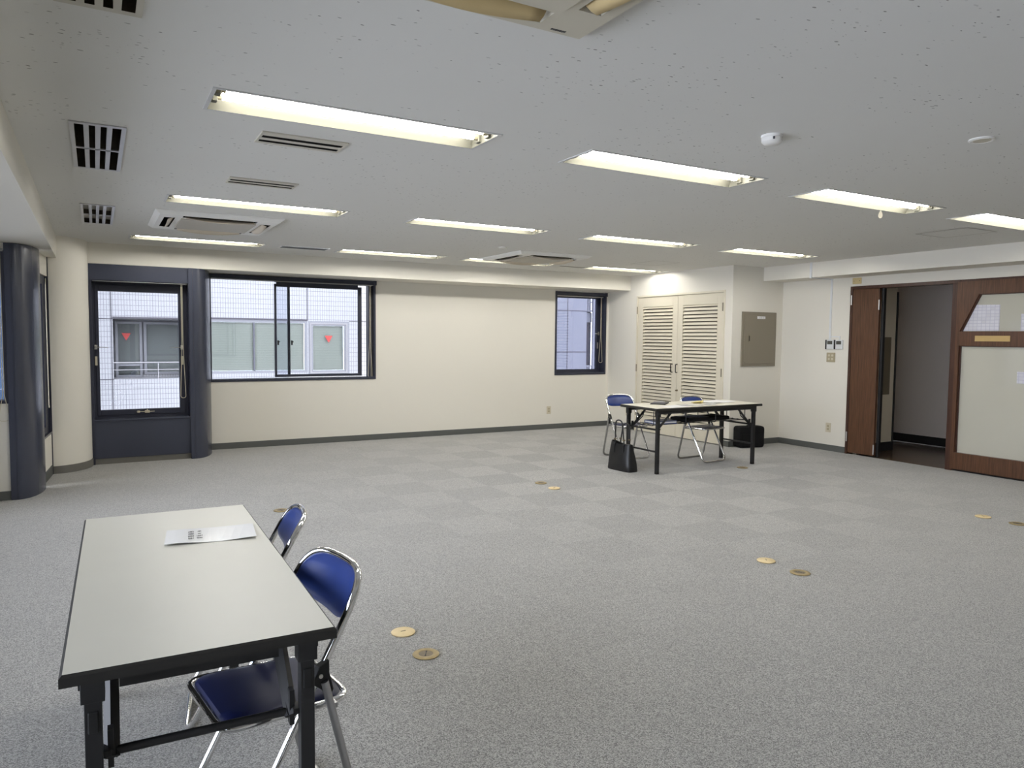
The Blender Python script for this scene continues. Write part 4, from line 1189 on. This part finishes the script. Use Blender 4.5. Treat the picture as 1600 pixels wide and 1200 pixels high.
for ln, xx, y0_, cnt in ((0, -0.066, -0.058, 4), (1, -0.038, -0.058, 4)):
    for k in range(cnt):
        glyph(xx, y0_ + k * 0.030, 0.021 if not (ln == 1 and k > 1) else 0.014, rnd)
obj('lettering', gl, 'ink', sh)

# papers and the like on the far table
sheet_item('document', 'white paper sheet near the front edge of the far table', 'paper', 5.40, 5.995, TZ, 0.30, 0.21, 0.15, 'paper', group='papers on the far table')
sheet_item('document', 'white paper lying behind the front sheet on the far table', 'paper', 5.67, 6.045, TZ + 0.001, 0.26, 0.18, -0.30, 'film', 0.001, 0.004, group='papers on the far table')
sheet_item('document', 'large unfolded leaflet spread on the right half of the far table', 'paper', 6.23, 6.235, TZ, 0.42, 0.30, 0.10, 'paper', 0.002, 0.010, group='papers on the far table')
sheet_item('document', 'small white leaflet lying between the yellow paper and the front edge of the far table', 'paper', 5.93, 6.02, TZ + 0.0005, 0.21, 0.15, 0.3, 'film', 0.001, 0.006, group='papers on the far table')
sheet_item('yellow_note', 'crumpled yellow paper on the far table in front of the chair back', 'paper', 5.94, 6.20, TZ + 0.001, 0.13, 0.10, 0.5, 'yellow', 0.006, 0.022)
t = thing('clipboard', 'dark clipboard lying on the left half of the far table', 'clipboard', (5.48, 6.315, TZ), math.radians(40))
obj('board', MB().box(-0.135, 0.135, -0.085, 0.085, 0.0, 0.010), 'rubber', t, bevel=0.003)
obj('top_sheet', MB().box(-0.125, 0.08, -0.076, 0.076, 0.010, 0.013), 'out_grey', t)
obj('clip', MB().box(0.095, 0.125, -0.040, 0.040, 0.010, 0.022), 'steel', t, bevel=0.004)
# on the wire shelf under the far table
SZ = 0.510
t = thing('document_case', 'black document case lying on the shelf under the far table', 'case', (5.95, 6.165, SZ), 0.02)
obj('case', MB().box(-0.34, 0.34, -0.125, 0.125, 0.0, 0.046), 'nylon', t, bevel=0.012)
obj('flap', MB().box(-0.30, 0.02, -0.128, 0.10, 0.044, 0.052), 'leather', t, bevel=0.003)
t = thing('folder', 'blue folder on the shelf under the left end of the far table', 'folder', (5.34, 6.13, SZ), -0.1)
obj('cover', MB().box(-0.14, 0.14, -0.105, 0.105, 0.0, 0.006).box(-0.14, 0.14, -0.105, 0.105, 0.026, 0.032).box(-0.14, 0.14, 0.099, 0.105, 0.0, 0.032), 'vinyl', t)
obj('pages', MB().box(-0.135, 0.135, -0.10, 0.098, 0.007, 0.025), 'paper', t)

# tote bag standing at the end of the far table
t = thing('tote_bag', 'black leather tote bag with raised handles standing on the carpet', 'bag', (4.955, 6.30, 0), math.radians(-86))
m = MB(); nu = 40; levels = [(0.0, 0.172, 0.078), (0.012, 0.176, 0.083), (0.08, 0.172, 0.080), (0.16, 0.162, 0.066), (0.24, 0.150, 0.048), (0.300, 0.143, 0.036)]
vs = []
for li, (z, a, b_) in enumerate(levels):
    for j in range(nu):
        th = 2 * math.pi * j / nu
        c_, s_ = math.cos(th), math.sin(th)
        x = a * abs(c_) ** 0.45 * (1 if c_ >= 0 else -1); y = b_ * abs(s_) ** 0.45 * (1 if s_ >= 0 else -1)
        f = z / 0.30
        y += 0.012 * math.sin(9 * x + 5 * z * 10) * f * (1 - f) * 2.2 + 0.010 * math.sin(26 * x - 22 * z) * (1 - f) * min(1, z / 0.05)
        x += 0.018 * max(0, x / a) * (1 - f) ** 2 - 0.010 * f * f * max(0, -x / a)
        y += -0.010 * math.exp(-((x - 0.05) / 0.05) ** 2) * f
        zz = z - (0.016 * (1 - (x / a) ** 2) * f if li == len(levels) - 1 else 0) + (0.010 * (-x / a) * f)
        vs.append((x, y, zz))
fs = [(i * nu + j, i * nu + (j + 1) % nu, (i + 1) * nu + (j + 1) % nu, (i + 1) * nu + j) for i in range(len(levels) - 1) for j in range(nu)]
fs.append(tuple(range(nu - 1, -1, -1)))
o = len(vs)
top = vs[-nu:]
vs += [(x * 0.95, y * 0.85, z - 0.004) for x, y, z in top]; vs += [(x * 0.9, y * 0.7, 0.12) for x, y, z in top]
k0 = (len(levels) - 1) * nu
fs += [(k0 + j, k0 + (j + 1) % nu, o + (j + 1) % nu, o + j) for j in range(nu)]
fs += [(o + j, o + (j + 1) % nu, o + nu + (j + 1) % nu, o + nu + j) for j in range(nu)]
fs.append(tuple(o + nu + j for j in range(nu)))
obj('body', m.add(vs, fs), 'leather', t, smooth=True)
for yy, lean, hh in ((-0.040, -0.015, 0.545), (0.036, 0.02, 0.50)):
    p = fillet([(-0.075, yy * 1.25, 0.20), (-0.070, yy, 0.30), (-0.050, yy + lean, hh), (0.050, yy + lean, hh), (0.070, yy, 0.30), (0.075, yy * 1.25, 0.20)], [0, 0.03, 0.07, 0.07, 0.03, 0], 6)
    hd = obj('handle', MB().tube(p, 0.0075, 8), 'leather', t, smooth=True)
    for s in (-1, 1):
        obj('strap_tab', MB().box(s * 0.074 - 0.012, s * 0.074 + 0.012, yy * 1.42 - 0.004, yy * 1.42 + 0.004, 0.185, 0.285), 'leather', hd, bevel=0.002)
        obj('buckle', MB().box(s * 0.071 - 0.014, s * 0.071 + 0.014, yy * 1.05 - 0.009, yy * 1.05 + 0.009, 0.325, 0.340), 'brass_dark', hd, bevel=0.003)

t = thing('briefcase', 'black soft briefcase on the floor against the wall under the electrical panel', 'bag', (7.530, 6.890, 0), math.radians(-14))
prof_ = rounded_rect(-0.195, 0.195, 0.004, 0.285, 0.045, 6)
m = MB(); ns = len(prof_); vs = []; fs = []
for yy, k in ((-0.072, 0.93), (-0.062, 0.985), (-0.03, 1.0), (0.03, 1.0), (0.062, 0.985), (0.072, 0.93)):
    vs += [(x * k, yy, 0.004 + (z - 0.004) * (k * 0.5 + 0.5)) for x, z in prof_]
for i in range(5):
    for j in range(ns): fs.append((i * ns + j, i * ns + (j + 1) % ns, (i + 1) * ns + (j + 1) % ns, (i + 1) * ns + j))
fs += [tuple(range(ns)), tuple(range(6 * ns - 1, 5 * ns - 1, -1))]
obj('body', m.add(vs, fs), 'nylon', t, smooth=True)
obj('front_pocket', MB().prism(rounded_rect(-0.165, 0.165, -0.084, -0.068, 0.006), 0.02, 0.185), 'nylon', t, bevel=0.006)
obj('carry_handle', MB().tube(fillet([(-0.06, -0.02, 0.275), (-0.055, -0.03, 0.298), (0.055, -0.03, 0.298), (0.06, -0.02, 0.275)], 0.02, 4), 0.007, 8), 'leather', t, smooth=True)
obj('zip_pull', MB().box(-0.006, 0.006, -0.080, -0.074, 0.19, 0.215), 'steel', t)

# ================================================================== OUTSIDE
YB = 15.5
bld = thing('building', 'white-tiled building with aluminium windows, seen through the two large windows', 'building', (0, YB, 0))
HA = (0.285, 1.80, 0.58, 1.715); HB = (1.86, 3.860, 0.655, 1.735); HC = (3.875, 4.745, 0.600, 1.735)
obj('facade', MB().sheet(-0.75, 6.9, -8, 9, [HA, HB, HC], lambda u, v: (u, 0, v)), 'tile', bld)
jn = MB().box(3.853, 3.868, -0.006, 0.001, 1.735, 9).box(0.255, 0.270, -0.006, 0.001, -8, 9).box(-0.75, 0.285, -0.006, 0.001, 1.70, 1.712) \
    .box(4.745, 6.9, -0.006, 0.001, 1.735, 1.747).box(1.80, 3.86, -0.012, 0.01, 1.735, 1.765).box(0.28, 1.80, -0.012, 0.02, 1.715, 1.745).box(-0.75, 0.285, -0.006, 0.001, 0.575, 0.587)
obj('facade_joint', jn, 'out_dark', bld)  # dark joint lines of the tiled facade, as thin strips
# balcony recess with a door and a window at its back
D = 0.75
rc = MB()
x0, x1, z0, z1 = HA
rc.quad((x0, 0, z0), (x0, D, z0), (x0, D, z1), (x0, 0, z1)).quad((x1, 0, z0), (x1, D, z0), (x1, D, z1), (x1, 0, z1))
rc.quad((x0, 0, z1), (x1, 0, z1), (x1, D, z1), (x0, D, z1))
rc.quad((x0, 0, z0), (x1, 0, z0), (x1, D, z0), (x0, D, z0))
obj('balcony_recess', rc, 'tile_side', bld)
obj('recess_back', MB().box(x0, x1, D, D + 0.05, z0, z1), 'out_alu', bld)
def out_window(x0, x1, z0, z1, y, w, name='window_frame'):
    f = obj(name, casing(x0, x1, z0, z1, w, y - 0.03, y + 0.02), 'out_alu', bld)
    obj('pane', MB().box(x0 + w, x1 - w, y, y + 0.004, z0 + w, z1 - w), 'glass_out', f)
    obj('blind', MB().quad((x0 + w, y + 0.06, z0 + w), (x1 - w, y + 0.06, z0 + w), (x1 - w, y + 0.06, z1 - w), (x0 + w, y + 0.06, z1 - w)), 'blind', f)
    return f
def triangle(cx, cz, s, y, par):
    h = s * 0.9
    v = [(cx - s / 2, y, cz + h / 2), (cx + s / 2, y, cz + h / 2), (cx, y, cz - h / 2)]
    obj('red_triangle', MB().add(v + [(a, y + 0.003, c) for a, b, c in v], [(0, 1, 2), (5, 4, 3), (0, 3, 4, 1), (1, 4, 5, 2), (2, 5, 3, 0)]), 'red', par)
dw = out_window(0.335, 0.800, 0.582, 1.668, D - 0.04, 0.045, 'balcony_door')
obj('lock_rail', MB().box(0.375, 0.76, D - 0.06, D - 0.03, 0.80, 0.845), 'out_alu', dw)
triangle(0.525, 1.37, 0.16, D - 0.05, dw)
out_window(0.830, 1.79, 0.63, 1.668, D - 0.04, 0.05)
obj('tile_apron', MB().box(0.81, 1.8, D - 0.05, D, 0.58, 0.63), 'tile', bld)
rl = MB()
for z in (0.888, 0.752): rl.tube([(0.286, 0.06, z), (1.80, 0.06, z)], 0.013 if z > 0.8 else 0.008, 8)
for x in (1.035, 1.6): rl.tube([(x, 0.06, 0.58), (x, 0.06, 0.888)], 0.010, 8)
obj('railing', rl, 'rail', bld)
f = out_window(HB[0], HB[1], HB[2], HB[3], 0.03, 0.055)
obj('mullion', MB().box(2.775, 2.805, 0.0, 0.06, 0.70, 1.68), 'out_grey', f)
f = out_window(HC[0], HC[1], HC[2], HC[3], 0.03, 0.10)
obj('inner_frame', casing(HC[0] + 0.035, HC[1] - 0.035, HC[2] + 0.035, HC[3] - 0.035, 0.03, -0.012, 0.0), 'rail', f)
triangle(4.312, 1.355, 0.165, 0.02, f)

b2 = thing('building', 'bluish-shaded building with plain panels and a barred opening, seen through the small window', 'building', (0, 14.0, 0))
obj('small_tile_wall', MB().sheet(7.2, 9.375, -8, 9, [], lambda u, v: (u, 0, v)), 'tile_shaded2', b2)
obj('panel_wall', MB().sheet(9.375, 9.905, -8, 9, [], lambda u, v: (u, 0, v)).sheet(10.16, 14, -8, 9, [], lambda u, v: (u, 0, v)), 'tile_shaded', b2)
obj('panel_joint', MB().box(9.368, 9.384, -0.006, 0.001, -8, 9).box(7.2, 9.905, -0.006, 0.001, 2.045, 2.063).box(7.2, 9.905, -0.006, 0.001, 1.103, 1.121), 'out_dark', b2)
obj('recess', MB().quad((9.9, 0.2, -8), (10.17, 0.2, -8), (10.17, 0.2, 9), (9.9, 0.2, 9)), 'out_grey', b2)
gb = MB()
for k in range(5): gb.box(9.925 + k * 0.05, 9.943 + k * 0.05, 0.03, 0.05, 2.04, 2.9)
for z in (2.05, 2.25, 2.45): gb.box(9.905, 10.16, 0.03, 0.05, z, z + 0.025)
for k in range(5): gb.box(9.925 + k * 0.05, 9.943 + k * 0.05, 0.03, 0.05, 0.4, 0.77)
gb.box(9.905, 10.16, 0.03, 0.05, 0.77, 0.80)
obj('bars', gb, 'out_alu', b2)
obj('sill_panel', MB().box(9.905, 10.12, 0.10, 0.16, 1.80, 2.02).box(10.09, 10.16, 0.0, 0.05, 0.5, 2.9), 'tile_shaded', b2)
obj('dark_opening', MB().box(9.905, 10.08, 0.15, 0.19, 0.80, 1.79), 'out_dark', b2)

b3 = thing('building', 'blue glass-panelled building seen at the far left edge window', 'building', (0, 13.0, 0))
obj('facade', MB().box(-5.0, -0.95, 0, 4, -8, 9), 'tile_blue', b3)
b4 = thing('building', 'white-tiled building facing the narrow window beside the corner column', 'building', (-7.0, 0, 0))
obj('facade', MB().quad((0, 8.2, -8), (0, 24, -8), (0, 24, 9), (0, 8.2, 9)), 'tile_side', b4)
obj('ground_outside', MB().sheet(-20, 25, -10, 40, [], lambda u, v: (u, v, -8.0)), 'out_pave', kind='structure')
